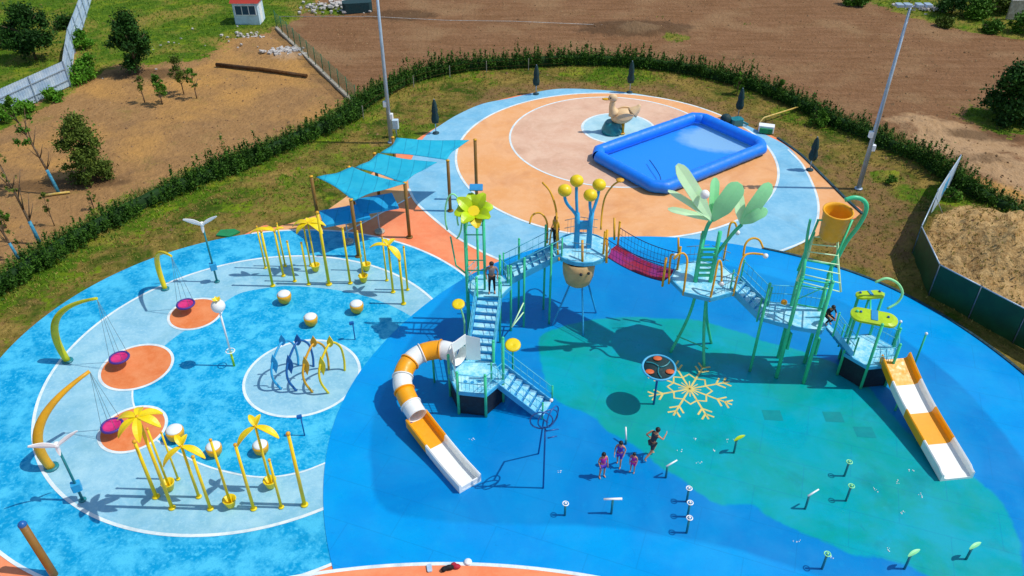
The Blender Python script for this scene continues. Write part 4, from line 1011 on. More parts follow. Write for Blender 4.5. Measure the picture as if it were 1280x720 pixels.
p = G(293, 458); H = rise(293, 458, 383); t = thing('flower_sprinkler', 'white ball with a yellow crown on a thin white pole', 'sprinkler', (p.x, p.y, 0))
MB().tube([(p.x, p.y, .9), (p.x, p.y, H)], .045, 10).build('pole', 'white', t); MB().tube([(p.x, p.y, .04), (p.x, p.y, .9)], .055, 10).build('pole_foot', 'lime', t)
MB().ball((p.x, p.y, H + .02), .31, 18, 12).build('ball', 'whitefg', t); m = MB()
for k in range(6):
    a = k * 1.047; m.leaf((p.x, p.y, H + .3), (p.x + .2 * math.cos(a), p.y + .2 * math.sin(a), H + .42), .14, .02)
m.build('crown', 'yellow', t)
rg = MB(); rg.tube([(p.x + .2 * math.cos(a), p.y + .2 * math.sin(a), .95) for a in np.linspace(0, 6.283, 17)], .025, 6, False); rg.tube([(p.x - .2, p.y, .95), (p.x + .2, p.y, .95)], .015, 5); rg.build('hand_ring', 'white', t)

def coconut(px, py, s_, lab):
    p = G(px, py); c = Vector((p.x, p.y, 0)); t = thing('coconut_seat', lab, 'seat', (p.x, p.y, 0), 'white topped yellow seats')
    MB().lathe([(.12 * s_, .03), (.22 * s_, .06), (.34 * s_, .22 * s_), (.38 * s_, .46 * s_), (.37 * s_, .6 * s_)], (p.x, p.y, .02), 20).build('yellow_shell', 'amber', t)
    MB().lathe([(.34 * s_, .6 * s_), (.34 * s_, .64 * s_), (.29 * s_, .69 * s_), (.16 * s_, .735 * s_), (0, .75 * s_)], (p.x, p.y, .02), 20).build('white_top', 'whitefg', t)
for a in ((357, 379, .95, 'white topped yellow seat, farthest left of the upper three'), (390, 407, .9, 'white topped yellow seat, lowest of the upper three'), (447, 391, .92, 'white topped yellow seat, rightmost of the upper three'), (222, 550, .98, 'white topped yellow seat next to the lower orange disc'), (270, 569, .85, 'white topped seat behind the bucket pole'), (328, 567, .85, 'white topped seat behind the small yellow palm')):
    coconut(*a)

def pole(bx, by, ty, r_, lab, crown=None, bucket=False, mat='yellow'):
    p = G(bx, by); H = rise(bx, by, ty); t = thing('spray_pole', lab, 'spray pole', (p.x, p.y, 0), 'yellow poles of the spray grove')
    MB().tube([(p.x, p.y, .03), (p.x, p.y, H)], [r_, r_ * .85], 10).build('pole', mat, t)
    MB().ball((p.x, p.y, H), r_ * 1.15, 10, 6).build('cap', 'amber', t)
    if bucket:
        MB().lathe([(.05, .02), (.16, .05), (.25, .38), (.27, .42), (.22, .42), (.16, .2), (.0, .14)], (p.x, p.y, .06), 16).build('bucket', 'yellow', t)
    else: MB().lathe([(r_ * 2, 0), (r_ * 2, .04), (r_, .06)], (p.x, p.y, .04), 10).build('base_plate', mat, t)
    if crown:
        c = Vector((p.x, p.y, H))
        for a, L, dz, w in crown:
            b = MB(); b.leaf(c, c + Vector((math.cos(R(a)) * L, math.sin(R(a)) * L, dz)), w, .03, .16 * L, 10); b.build('leaf', 'yellow', t)
    return p, H
U = lambda u, v: (300 + u / 5.143, 260 + v / 5.143)
up = [((165, 390), 120, .05), ((212, 505), 150, .07), ((280, 440), 150, .06), ((292, 378), 100, .05), ((353, 475), 215, .055), ((443, 495), 225, .06), ((455, 375), 110, .05), ((490, 410), 95, .05, 'b'), ((573, 495), 30, .085), ((710, 488), 130, .065), ((797, 480), 150, .05, 'b'), ((816, 405), 90, .05, 'b'), ((945, 470), 190, .05), ((985, 545), 245, .065), ((1052, 620), 335, .07), ((1078, 530), 250, .055)]
lab = ['yellow pole at the far left rear of the upper grove', 'thick yellow pole at the front left of the upper grove', 'yellow pole under the flat leaf of the upper grove', 'thin tall pole at the rear left of the upper grove', 'short yellow pole between leaf pole and palm pole', 'yellow pole in front left of the upper palm pole', 'thin rear pole just left of the upper palm pole', 'palm pole with broad yellow leaves and a bucket at its foot', 'tallest and thickest yellow pole of the upper grove', 'stout yellow pole right of the tallest pole', 'yellow pole with bucket foot nearer the camera near the sail post', 'thin yellow pole with bucket foot behind its twin', 'thin yellow pole left of the small right palm', 'small palm pole with drooping leaf at the right of the upper grove', 'short thick front pole at the right end of the upper grove', 'thin yellow pole at the far right of the upper grove']
for i, e in enumerate(up):
    x, y = U(*e[0]); ty = 260 + e[1] / 5.143
    cr = None
    if i == 7: cr = [(170, .9, -.35, .42), (215, .7, -.45, .4), (10, .9, -.3, .4), (330, .95, -.4, .4), (90, .7, -.2, .35), (50, .8, -.2, .3)]
    if i == 13: cr = [(180, .95, -.1, .28), (330, .7, -.65, .42), (60, .6, .1, .24), (120, .6, .1, .22)]
    if i == 2: cr = [(178, 1.35, -.2, .3), (150, .8, -.1, .25), (20, .5, .1, .2)]
    pole(x, y, ty, e[2], lab[i], cr, len(e) > 3)
big = [(170, .85, -.3, .34), (222, .8, -.5, .32), (288, .85, -.45, .32), (345, .85, -.3, .34), (30, .8, -.25, .34), (100, .6, -.12, .3)]
sm_ = [(215, .8, -.6, .3), (345, .9, -.4, .3), (130, .45, .25, .25), (70, .4, .25, .22)]
low = [((195.6, 622), 552, .075, None, 0, 'thick yellow pole left of the big palm in the lower grove'), ((215.6, 636), 521, .07, big, 0, 'big yellow palm with wide leaves over the orange disc'), ((213, 613), 536, .05, None, 1, 'yellow pole with bucket foot beside the big palm'), ((223, 600), 541, .045, None, 0, 'thin yellow pole behind the big palm'), ((249, 622), 558, .06, sm_, 0, 'small yellow palm with two drooping leaves left of the bucket pole'), ((263.5, 637), 571, .065, None, 0, 'yellow pole in front right of the first small palm'), ((289.5, 634), 550, .055, None, 1, 'yellow pole with bucket foot at the front middle of the lower grove'), ((317.5, 637), 556, .065, None, 0, 'yellow pole under the left leaf of the second small palm'), ((339.5, 610), 533, .055, sm_, 1, 'second small yellow palm with a bucket at its foot'), ((352, 635), 575, .055, None, 0, 'thin short pole right of the second small palm'), ((381, 632), 542, .075, None, 0, 'thick yellow pole at the right end of the lower grove')]
for b, ty, r_, cr, bk, lb in low: pole(b[0], b[1], ty, r_, lb, cr, bool(bk))

def arch(nf, ff, topy, mat, lab, skew=-.25):
    a, b = G(*nf), G(*ff); H = 2.0; t = thing('spray_arch', lab, 'spray arch', tuple(a), 'leaf shaped spray arches'); d = b - a
    m_ = (a + b) / 2; Hh = rise(*[(nf[0] + ff[0]) / 2, (nf[1] + ff[1]) / 2], topy)
    s_ = Vector((skew, 0, 0))
    P = smooth_path([a, a + s_ * .8 + Vector((0, 0, Hh * .4)) - d * .08, a + s_ + Vector((0, 0, Hh * .72)) + d * .1, m_ + s_ * .4 + Vector((0, 0, Hh)) + d * .08, b + Vector((0, 0, Hh * .72)) - d * .05 , b + Vector((0, 0, Hh * .3)) + d * .06, b], 5)
    MB().tube(P, .055, 8).build('hoop', mat, t)
    top = P[15]; q = P[10]
    MB().leaf(top - Vector((0, 0, .2)), top + Vector((.06, -.05, .5)), .3, .05, .02, up=Vector((0, 1, 0)), prof=lambda t_: math.sin(math.pi * min(1, t_ ** .7 * .97 + .03)) ** 1.3, cup=.03).build('leaf_fin', mat, t)
    MB().leaf(q - Vector((-.08, 0, .6)), q + Vector((.08, 0, .5)), .3, .05, .02, up=Vector((0, 1, 0)), prof=lambda t_: math.sin(math.pi * min(1, t_ * .95 + .03)) ** 1.3, cup=.03).build('leaf_fin', mat, t)
arch((411, 492), (431, 464), 432, 'yellow', 'yellow hooped spray arch at the right end of the row')
arch((391, 491), (411, 463), 432, 'amber', 'yellow hooped spray arch second from the right')
arch((371, 489), (392, 459), 430, 'deepblue', 'blue hooped spray arch second from the left')
arch((352, 487), (373, 457), 430, 'skyblue', 'blue hooped spray arch at the left end of the row')

def small_post(bx, by, ty, lab, mat='deepblue'):
    p = G(bx, by); H = rise(bx, by, ty); t = thing('short_sprayer', lab, 'sprayer', (p.x, p.y, 0), 'short dark blue sprayers')
    MB().tube([(p.x, p.y, .03), (p.x, p.y, H)], .03, 8).build('pole', mat, t); MB().box((p.x - .06, p.y, H), (.22, .14, .12), .4, .03).build('nozzle_head', mat, t)
small_post(381, 545, 521, 'short dark blue sprayer below the arch disc'); small_post(444, 425, 404, 'short dark blue sprayer above the arch disc')

# ---------------------------------------------------------------- play structure helpers
GREEN = 'green'
def post_at(parent, x, y, z0, z1, r_=.06, mat=GREEN, base=True):
    m = MB().tube([(x, y, z0 + .02), (x, y, z1)], r_, 10); m.ball((x, y, z1), r_ * 1.1, 10, 6); return m.build('post', mat, parent)
def rails(parent, a, b, z0a, z0b, mat=GREEN, h=(.5, .95), bars=6, barmat=None):
    a, b = Vector((a[0], a[1], 0)), Vector((b[0], b[1], 0)); m = MB()
    for hh in h: m.tube([a + Vector((0, 0, z0a + hh)), b + Vector((0, 0, z0b + hh))], .018, 6)
    for k in range(1, bars + 1):
        t = k / (bars + 1); p = a + (b - a) * t; zz = z0a + (z0b - z0a) * t; m.tube([(p.x, p.y, zz + .08), (p.x, p.y, zz + h[-1])], .008, 5)
    return m.build('railing', 'thinrail' if mat == GREEN else (barmat or mat), parent)
def hexpts(cx, cy, r_, rot): return [Vector((cx + r_ * math.cos(rot + k * math.pi / 3), cy + r_ * math.sin(rot + k * math.pi / 3), 0)) for k in range(6)]
def stair(name_label, top, bot, width, n, parent_group='play structure staircases', railmat=GREEN, posts=()):
    top, bot = Vector(top), Vector(bot); d = bot - top; hd = Vector((d.x, d.y, 0)); L = hd.length; u = hd / L; s_ = Vector((-u.y, u.x, 0)); ang = math.atan2(u.y, u.x)
    t = thing('staircase', name_label, 'staircase', (bot.x, bot.y, 0 if bot.z < .3 else bot.z), parent_group)
    tr = MB(); rs = MB(); st = MB()
    for k in range(n):
        c = top + hd * ((k + .5) / n); zz = top.z + d.z * (k + 1) / (n + 0.0) + (top.z - bot.z) / n * .35
        tr.box((c.x, c.y, zz), (L / n * .86, width - .1, .05), ang)
        c2 = top + hd * ((k + .95) / n); rs.box((c2.x, c2.y, zz - (top.z - bot.z) / n * .5 - .03), (.03, width - .12, (top.z - bot.z) / n * .82), ang)
    tr.build('treads', 'deck', t); rs.build('risers', 'riser', t)
    for sd in (-1, 1):
        m = MB(); o = s_ * (sd * width / 2); a, b = top + o, bot + o
        hh = .17; w = s_ * .025
        vs = [a + w + Vector((0, 0, hh)), a - w + Vector((0, 0, hh)), a - w - Vector((0, 0, hh)), a + w - Vector((0, 0, hh)), b + w + Vector((0, 0, hh)), b - w + Vector((0, 0, hh)), b - w - Vector((0, 0, hh)), b + w - Vector((0, 0, hh))]
        m.add(vs, [(0, 1, 2, 3), (7, 6, 5, 4), (0, 4, 5, 1), (1, 5, 6, 2), (2, 6, 7, 3), (3, 7, 4, 0)]); m.build('stringer', 'deckside', t)
        rails(t, a, b, a.z, b.z, railmat, bars=n)
        for q in (a, b): post_at(t, q.x, q.y, max(0.04, q.z - .3), q.z + 1.0, .04, railmat)
    return t

def deck_hex(t, cx, cy, r_, rot, z, th=.14):
    P = hexpts(cx, cy, r_, rot); MB().prism(P, z - th, z).build('deck', 'deck', t)
    rim = MB(); 
    for k in range(6):
        a, b = P[k], P[(k + 1) % 6]; c = (a + b) / 2; d = b - a; o = (c - Vector((cx, cy, 0))).normalized() * .03
        rim.box((c.x + o.x, c.y + o.y, z - th / 2 - .01), (d.length + .02, .05, th + .04), math.atan2(d.y, d.x))
    rim.build('deck_edge', 'deckside', t)
    return P

# lower hexagon ------------------------------------------------------
HX, HY, HZ = -1.57, 26.12, 1.4; ROT = R(-8.5)
t = thing('play_platform', 'low six-sided platform with black sides at the tube slide entrance', 'play platform', (HX, HY, 0), 'platforms of the play structure')
P = deck_hex(t, HX, HY, 1.2, ROT, HZ)
for k in range(6):
    a, b = P[k], P[(k + 1) % 6]; c = (a + b) / 2; d = b - a; o = (Vector((HX, HY, 0)) - c).normalized() * .05
    MB().box((c.x + o.x, c.y + o.y, .66), (d.length - .08, .04, 1.16), math.atan2(d.y, d.x)).build('side_panel', 'black', t)
    post_at(t, a.x, a.y, .04, HZ + (1.05 if k in (3, 4, 5) else 2.3 if k == 0 else 1.2), .065)
for k in (3, 4): rails(t, P[k], P[(k + 1) % 6], HZ, HZ)
rails(t, P[5], P[0], HZ, HZ)
pat = MB()
for dx, dy in ((-.3, 0), (0, -.05), (.3, .02)): pat.lathe([(.09, 0), (.09, .006)], (HX - .15 + dx, HY - .35 + dy, HZ + .003), 10)
pat.build('drain_pattern', 'riser', t)

# stair from lower hexagon to ground at right
stair('lowest light blue staircase going down right to the pool floor', (-.66, 26.35, HZ), tuple(G(684, 514)), 1.15, 7)
# stair 2 up to middle platform
MZ = 2.8; mp = G(611, 357, MZ)
t2top = G(611, 374, MZ); t2bot = Vector((-1.42, 27.2, HZ))
stair('middle light blue staircase climbing away from the low platform', (t2top.x, t2top.y, MZ), (t2bot.x, t2bot.y, HZ), 1.15, 8)
# middle platform with flower roof
t = thing('play_platform', 'square middle landing under the green flower roof', 'play platform', (mp.x, mp.y, 0), 'platforms of the play structure')
P = deck_hex(t, mp.x, mp.y, 1.05, R(0), MZ)
fr = G(592, 262, 6.2)
for k in range(6):
    top = MZ + (1.1 if k not in (2, 3) else 2.6)
    post_at(t, P[k].x, P[k].y, .04, top, .06)
rails(t, P[0], P[1], MZ, MZ); rails(t, P[2], P[3], MZ, MZ); rails(t, P[3], P[4], MZ, MZ)
# tall posts carrying the roof
roofc = Vector((P[3].x + .35, P[3].y - .1, 0))
lo, hi = 3, 10
def z_at(x, y, ty):
    lo, hi = 0, 20
    for _ in range(40):
        mz = (lo + hi) / 2; zr = mz - CAM_H; dd = y * math.cos(TILT) - zr * math.sin(TILT); uu = y * math.sin(TILT) + zr * math.cos(TILT)
        if 360 - F_PX * uu / dd > ty: lo = mz
        else: hi = mz
    return lo
RZ = z_at(mp.x - .55, mp.y + .1, 266); rc = Vector((mp.x - .6, mp.y + .1, RZ))
for dx, dy in ((-.42, -.42), (.42, -.42), (.42, .42), (-.42, .42)):
    post_at(t, rc.x + dx, rc.y + dy, .04 if dx < 0 else MZ, RZ - .1, .055)
m = MB()
for zz in (MZ + 1.1, RZ - .9):
    m = MB()
    for a, b in (((-.42, -.42), (.42, -.42)), ((.42, -.42), (.42, .42)), ((.42, .42), (-.42, .42)), ((-.42, .42), (-.42, -.42))): m.tube([(rc.x + a[0], rc.y + a[1], zz), (rc.x + b[0], rc.y + b[1], zz)], .03, 6)
    m.build('crossbars', GREEN, t)
TM = Matrix.Rotation(R(34), 3, 'X')
roof = MB().box(tuple(rc + TM @ Vector((0, 0, .18))), (.5, .5, .08), mat=TM @ Matrix.Rotation(.3, 3, 'Z'), bev=.08).build('roof_centre', 'yellow', t)
for k in range(8):
    a = k * math.pi / 4 + .2; b = MB(); c = rc + TM @ Vector((math.cos(a) * .22, math.sin(a) * .22, .14)); e = rc + TM @ Vector((math.cos(a) * .88, math.sin(a) * .88, .36 + (.12 if k % 2 else -.12)))
    b.leaf(c, e, .58, .035, .09, up=TM @ Vector((0, 0, 1)), prof=lambda t_: .5 + .75 * math.sin(math.pi * min(1, t_ * .8 + .1)) - .45 * t_); b.build('petal', 'yellow' if k == 6 else 'lime', t)
m = MB(); m.box(tuple(rc + Vector((.1, .62, .95))), (.6, .35, .06), .2, .03, mat=Matrix.Rotation(.4, 3, 'X')); m.build('blue_panel', 'riser', t)
for s_, rr, xo in ((1, .95, -.95), (1, .6, -.55)):
    m = MB(); c = Vector((rc.x + xo, rc.y + .3, RZ - .4)); m.tube([c + Vector((rr * .4 * math.cos(a), .1 * math.sin(a), rr * 1.2 * math.sin(a))) for a in np.linspace(-1.3, math.pi + .6, 20)][::-1], .04, 8); m.build('tendril', 'leafgreen', t)
m = MB(); m.tube([(rc.x - .42, rc.y - .42, MZ + .9), (rc.x - .9, rc.y - .3, MZ + 1.3), (rc.x - 1.1, rc.y - .1, RZ - 1.2)], .04, 8); m.build('tendril_stem', GREEN, t)

# yellow flower toys beside the stairs
def flower(stem, head, r_, lab, stemmat='leafgreen'):
    t = thing('flower_sprayer', lab, 'sprayer', tuple(stem[0]), 'yellow flower sprayers'); MB().tube(smooth_path(stem, 5), .045, 8).build('stem', stemmat, t)
    h = Vector(head); m = MB(); m.lathe([(.04, -.12), (r_ * .7, -.06), (r_, .06), (r_ * .8, .1), (0, .03)], h, 16, mat=Matrix.Rotation(.35, 3, 'X')); m.build('bloom', 'yellow', t)
h1 = G(573, 381, 2.9); b1 = G(585, 470)
flower([b1 + Vector((-.3, 1.2, .04)), Vector((h1.x + .25, h1.y - .1, 1.7)), Vector((h1.x + .12, h1.y, 2.6)), h1], h1, .3, 'yellow flower on a curved pale stem left of the middle stairs')
h2 = G(641, 432, 2.2)
flower([Vector((h2.x, h2.y, .04)), Vector((h2.x, h2.y, 1.2)), h2], h2, .36, 'big yellow disc flower right of the middle stairs', GREEN)

# upper platform with ball tree
BZ = 4.0; bp = G(728, 309, BZ)
s3b = Vector((mp.x + .8, mp.y + .75, MZ)); s3t = Vector((bp.x - 1.15, bp.y - .25, BZ))
stair('upper light blue staircase rising right to the yellow ball platform', tuple(s3t), tuple(s3b), 1.1, 8)
tg = thing('stair_support', 'green posts with diagonal braces carrying the upper staircase', 'support frame', (0, 0, 0), None); c = (s3b + s3t) / 2; tg.location = (c.x, c.y, 0)
for q in (s3b * .7 + s3t * .3, s3b * .2 + s3t * .8):
    d = (s3t - s3b); d.z = 0; n_ = Vector((-d.y, d.x, 0)).normalized()
    for s_ in (-1, 1):
        p = q + n_ * s_ * .62; post_at(tg, p.x, p.y, .04, q.z + (1.0 if s_ < 0 else 1.3), .055)
q0 = s3b * .7 + s3t * .3; d = (s3t - s3b); d.z = 0; n_ = Vector((-d.y, d.x, 0)).normalized()
pa = q0 - n_ * .62; m = MB(); m.tube([Vector((pa.x, pa.y, 1.6)), Vector((pa.x - .6, pa.y - 1.1, .9))], .035, 7); m.tube([Vector((pa.x, pa.y, 1.0)), Vector((pa.x - .6, pa.y - 1.1, .9))], .035, 7); m.build('brace', 'palegreen', tg)

t = thing('play_platform', 'high round platform with four yellow balls on a blue tree', 'play platform', (bp.x, bp.y, 0), 'platforms of the play structure')
m = MB(); m.lathe([(0, BZ - .16), (1.28, BZ - .16), (1.32, BZ - .12), (1.32, BZ - .02), (1.28, BZ), (0, BZ)], (bp.x, bp.y, 0), 10, smooth=False); m.build('deck', 'deck', t)
m = MB(); m.lathe([(1.33, BZ - .2), (1.38, BZ - .2), (1.38, BZ + .01), (1.33, BZ + .01), (1.33, BZ - .2)], (bp.x, bp.y, 0), 20, smooth=False); m.build('deck_edge', 'deckside', t)
for a, b, c_ in (((728 - 8, 300), 0, 0),): pass
for s_ in (-1, 1):
    m = MB(); m.tube([(bp.x + s_ * .3, bp.y, BZ), (bp.x + s_ * .3, bp.y, BZ + 1.2), (bp.x + s_ * .34, bp.y, BZ + 1.9)], [.14, .13, .12], 12); m.build('trunk_rail', 'skyblue', t)
MB().box((bp.x, bp.y, BZ + 1.25), (.5, .12, .45), 0, .02).build('trunk_panel', 'skyblue', t)
balls = [(706, 238, -.5), (721, 226, .3), (738, 244, -.4), (749, 231, .4)]
for px, py, dy in balls:
    y = bp.y + dy; lo, hi = 3, 10; zz = 0
    for _ in range(40):
        mz = (lo + hi) / 2; q = G(px, py, mz)
        if q.y > y: lo = mz
        else: hi = mz
    q = G(px, py, lo); s_ = -1 if px < 728 else 1
    MB().tube(bez((bp.x + s_ * .32, bp.y, BZ + 1.5), (bp.x + s_ * .35, bp.y, BZ + 2.1), (q.x, q.y, q.z - .9), (q.x, q.y, q.z - .2), 10), .075, 10).build('branch', 'skyblue', t)
    MB().ball(q, .32, 20, 12, (1, 1, .88)).build('yellow_ball', 'yellow', t)
# supports below
for px, py in ((690, 408), (729, 421), (745, 392)):
    q = G(px, py); MB().tube(bez((bp.x + (q.x - bp.x) * .15, bp.y + (q.y - bp.y) * .1, BZ - .15), (bp.x + (q.x - bp.x) * .2, bp.y + (q.y - bp.y) * .15, 2.2), (q.x * .7 + bp.x * .3, q.y * .7 + bp.y * .3, 1.2), (q.x, q.y, .04), 10), .045, 10).build('leg', 'skyblue', t)
# barrel hanging below
bb = G(723, 340, 3.0); bb.y = max(bb.y, bp.y - 1.0)
brl = MB().lathe([(0, 2.3), (.42, 2.33), (.62, 2.5), (.74, 2.9), (.78, 3.35), (.77, 3.75), (.72, 3.75), (.7, 3.3), (0, 3.2)], (bb.x, bb.y, 0), 26).build('barrel', 'barrel', t)
for px, py in ((729, 336), (740, 332)):
    q = G(px, py, 3.35); a = math.atan2(q.y - bb.y - .6, q.x - bb.x); m = MB(); m.ball((bb.x + (.05 if px < 735 else .42), bb.y - (.8 if px < 735 else .7), 3.4), .075, 10, 6); m.build('eye_knob', 'black', brl)
def hoop(t, base, top, w, lean, r_=.045, mat='amber', x1=None):
    pass
def on(px, py, z): return G(px, py, z)
for pts, r_ in (([(699, 326, 3.8), (697, 312, 4.3), (696, 287, 5.3), (695, 262, 6.0), (688, 240, 6.7), (678, 228, 7.0)], .05), ([(684, 304, 4.1), (684, 280, 5.0), (679, 269, 5.4), (672, 266, 5.5), (665, 270, 5.4), (662, 280, 5.1)], .045), ([(728, 332, 3.8), (728, 300, 4.9)], .06), ([(758, 329, 3.8), (759, 287, 5.1)], .06), ([(768, 300, 4.0), (768, 272, 5.0)], .055), ([(751, 287, 4.2), (753, 262, 5.0), (757, 245, 5.8), (766, 232, 6.6), (775, 226, 6.9)], .045), ([(687, 306, 4.1), (689, 290, 4.7), (693, 284, 4.9), (697, 287, 4.8), (698, 300, 4.3)], .04)):
    P_ = [G(x, y, zz) for x, y, zz in pts]
    P_ = smooth_path(P_, 5) if len(P_) > 2 else P_
    MB().tube(P_, r_, 8).build('yellow_pole', 'amber', t)
q = G(775, 226, 6.9); MB().lathe([(.03, -.08), (.18, 0), (.2, .06), (0, .02)], q, 12).build('flower_head', 'amber', t)
for a0, a1 in ((.9, 1.6), (1.6, 2.3), (4.2, 4.9)):
    a = Vector((bp.x + 1.25 * math.cos(a0), bp.y + 1.25 * math.sin(a0), 0)); b = Vector((bp.x + 1.25 * math.cos(a1), bp.y + 1.25 * math.sin(a1), 0)); rails(t, a, b, BZ, BZ, 'amber', bars=4, barmat='cable')

# palm platform
PZ = 4.0; pp = G(880, 348, PZ)
t = thing('play_platform', 'high platform with the big pale green palm tree', 'play platform', (pp.x, pp.y, 0), 'platforms of the play structure')
m = MB(); m.lathe([(0, PZ - .16), (1.45, PZ - .16), (1.48, PZ - .1), (1.48, PZ - .02), (1.45, PZ), (0, PZ)], (pp.x, pp.y, 0), 8, smooth=False); m.build('deck', 'deck', t)
m = MB(); m.lathe([(1.49, PZ - .2), (1.54, PZ - .2), (1.54, PZ + .01), (1.49, PZ + .01), (1.49, PZ - .2)], (pp.x, pp.y, 0), 8, smooth=False); m.build('deck_edge', 'deckside', t)
CZ = z_at(pp.x + .0, pp.y, 282)
for s_ in (-1, 1):
    MB().tube([(pp.x - .1 + s_ * .34, pp.y - .25, PZ), (pp.x - .05 + s_ * .36, pp.y - .1, PZ + 1.2), (pp.x + s_ * .36, pp.y, CZ - .3)], [.1, .1, .09], 10).build('trunk_rail', 'green', t)
m = MB()
for k in range(6): zz = PZ + .3 + k * .28; m.box((pp.x - .08, pp.y - .18, zz), (.66, .08, .12))
m.build('rungs', 'green', t)
m = MB()
m.tube(bez((pp.x + .34, pp.y, PZ + 1.3), (pp.x + .6, pp.y, PZ + 1.7), (pp.x + .9, pp.y, CZ - .3), (pp.x + 1.25, pp.y, CZ + .05), 8), .08, 10); m.tube(bez((pp.x - .34, pp.y, PZ + 1.2), (pp.x - .34, pp.y, CZ), (pp.x - .2, pp.y, CZ + .1), (pp.x - .1, pp.y, CZ + .3), 8), .09, 10); m.build('branch', 'green', t)
c0 = Vector((pp.x - .1, pp.y, CZ + .25)); c1 = Vector((pp.x + 1.2, pp.y, CZ + .1))
def at_depth(px, py, y):
    lo, hi = 0, 14
    for _ in range(40):
        mz = (lo + hi) / 2
        if G(px, py, mz).y > y: lo = mz
        else: hi = mz
    return G(px, py, lo)
def bl(t_): return (.25 + .75 * min(1, t_ * 2.6)) * (1 if t_ < .8 else math.sqrt(max(.05, 1 - ((t_ - .8) / .21) ** 2)))
for (px, py, dy, w, mt, src, dr) in ((846, 206, -.6, .62, 'palegreen', c0, .08), (835, 238, -.3, .26, 'palegreen', c0, .3), (835, 261, .2, .28, 'palegreen', c0, .25), (925, 229, .2, .82, 'leafgreen', c0, .2), (922, 240, .7, .46, 'palegreen', c1, .1), (963, 229, .3, .6, 'leafgreen', c1, .25), (959, 262, -.2, .46, 'leafgreen', c1, .2), (894, 222, .9, .4, 'leafgreen', c0, .1)):
    e = at_depth(px, py, pp.y + dy); MB().leaf(src, e, w, .035, dr * .8, 14, prof=bl, up=Vector((0, -.75, .65)), cup=.05).build('palm_leaf', mt, t)
q = at_depth(881, 243, pp.y - .5); MB().ball(q, .2, 16, 10).build('coconut_ball', 'white', t)
for px, py in ((838, 441), (880, 459), (889, 430)):
    q = G(px, py); MB().tube(bez((pp.x - .1 + (.25 if px > 860 else -.25), pp.y - .3, PZ - .15), (pp.x - .1 + (.25 if px > 860 else -.25), pp.y - .4, 2.3), (q.x * .6 + pp.x * .4, q.y * .6 + pp.y * .4, 1.3), (q.x, q.y, .04), 12), .07, 10).build('leg', 'green', t)
MB().box((pp.x - .1, pp.y - .35, 3.3), (.62, .1, .3)).build('leg_panel', 'green', t); MB().tube([G(846, 420, 1.2), G(885, 436, .4)], .03, 6).build('leg_brace', 'green', t)
for pts in ([(836, 355, 3.8), (838, 322, 5.0), (842, 318, 5.1)], [(854, 369, 3.8), (857, 345, 4.8), (859, 325, 5.4), (855, 317, 5.6), (848, 318, 5.6), (842, 324, 5.4)], [(887, 377, 3.8), (893, 350, 4.8), (897, 330, 5.4), (900, 326, 5.5), (902, 335, 5.2), (902, 354, 4.5)], [(916, 370, 3.8), (922, 345, 4.7), (929, 322, 5.4), (938, 317, 5.5), (954, 318, 5.5)], [(929, 320, 5.4), (932, 305, 5.9), (940, 298, 6.1), (949, 300, 6.0), (954, 310, 5.7)], [(848, 320, 4.0), (848, 297, 4.9)], [(875, 322, 4.0), (877, 292, 5.2)], [(904, 326, 4.0), (909, 300, 5.0), (913, 280, 5.8), (919, 279, 5.8), (922, 290, 5.4)]):
    P_ = [G(*q_) for q_ in pts]; P_ = smooth_path(P_, 5) if len(P_) > 2 else P_
    MB().tube(P_, .05, 8).build('yellow_pole', 'amber', t)
for x, y, zz in ((845, 320, 5.4), (902, 355, 4.5), (957, 320, 5.4), (922, 291, 5.4)): MB().ball(G(x, y, zz), .12, 10, 8).build('white_ball', 'white', t)
for a0, a1 in ((.5, 1.2), (1.3, 2.1), (5.0, 5.6)):
    a = Vector((pp.x + 1.38 * math.cos(a0), pp.y + 1.38 * math.sin(a0), 0)); b = Vector((pp.x + 1.38 * math.cos(a1), pp.y + 1.38 * math.sin(a1), 0)); rails(t, a, b, PZ, PZ, 'amber', bars=4, barmat='cable')

# rope bridge
A, B = Vector((bp.x + 1.35, bp.y - .15, BZ - .02)), Vector((pp.x - 1.5, pp.y + .25, PZ - .02)); d = B - A; n_ = Vector((-d.y, d.x, 0)).normalized()
t = thing('rope_bridge', 'sagging maroon bridge with dark rope nets between the two high platforms', 'rope bridge', (A.x, A.y, A.z))
n = 18; vs = []; m = MB()
def sagp(k): u_ = k / n; return A + d * u_ + Vector((0, 0, -.2 * 4 * u_ * (1 - u_)))
for k in range(n + 1):
    p = sagp(k)
    for s_ in (-.55, .55):
        q = p + n_ * s_; vs += [(q.x, q.y, q.z), (q.x, q.y, q.z - .05)]
m.add(vs, [(4 * k, 4 * k + 2, 4 * k + 6, 4 * k + 4) for k in range(n)] + [(4 * k + 1, 4 * k + 5, 4 * k + 7, 4 * k + 3) for k in range(n)] + [(4 * k, 4 * k + 4, 4 * k + 5, 4 * k + 1) for k in range(n)] + [(4 * k + 2, 4 * k + 3, 4 * k + 7, 4 * k + 6) for k in range(n)])
m.build('walkway', 'maroon', t)
for s_ in (-.6, .6):
    m = MB()
    for hh in (.0, .3, .6, .95): m.tube([sagp(k) + n_ * s_ + Vector((0, 0, hh + (.12 if hh else 0) * 0)) for k in range(n + 1)], .02 if hh in (0, .95) else .009, 5)
    for k in range(0, n):
        a, b = sagp(k) + n_ * s_, sagp(k + 1) + n_ * s_; m.tube([a, a + Vector((0, 0, .95))], .007, 4)
    m.build('rope_net', 'navy', t)
for k, s_ in ((0, -.6), (0, .6), (n, -.6), (n, .6)):
    p = sagp(k) + n_ * s_; post_at(t, p.x, p.y, p.z - .3, p.z + 1.25, .055, 'amber')

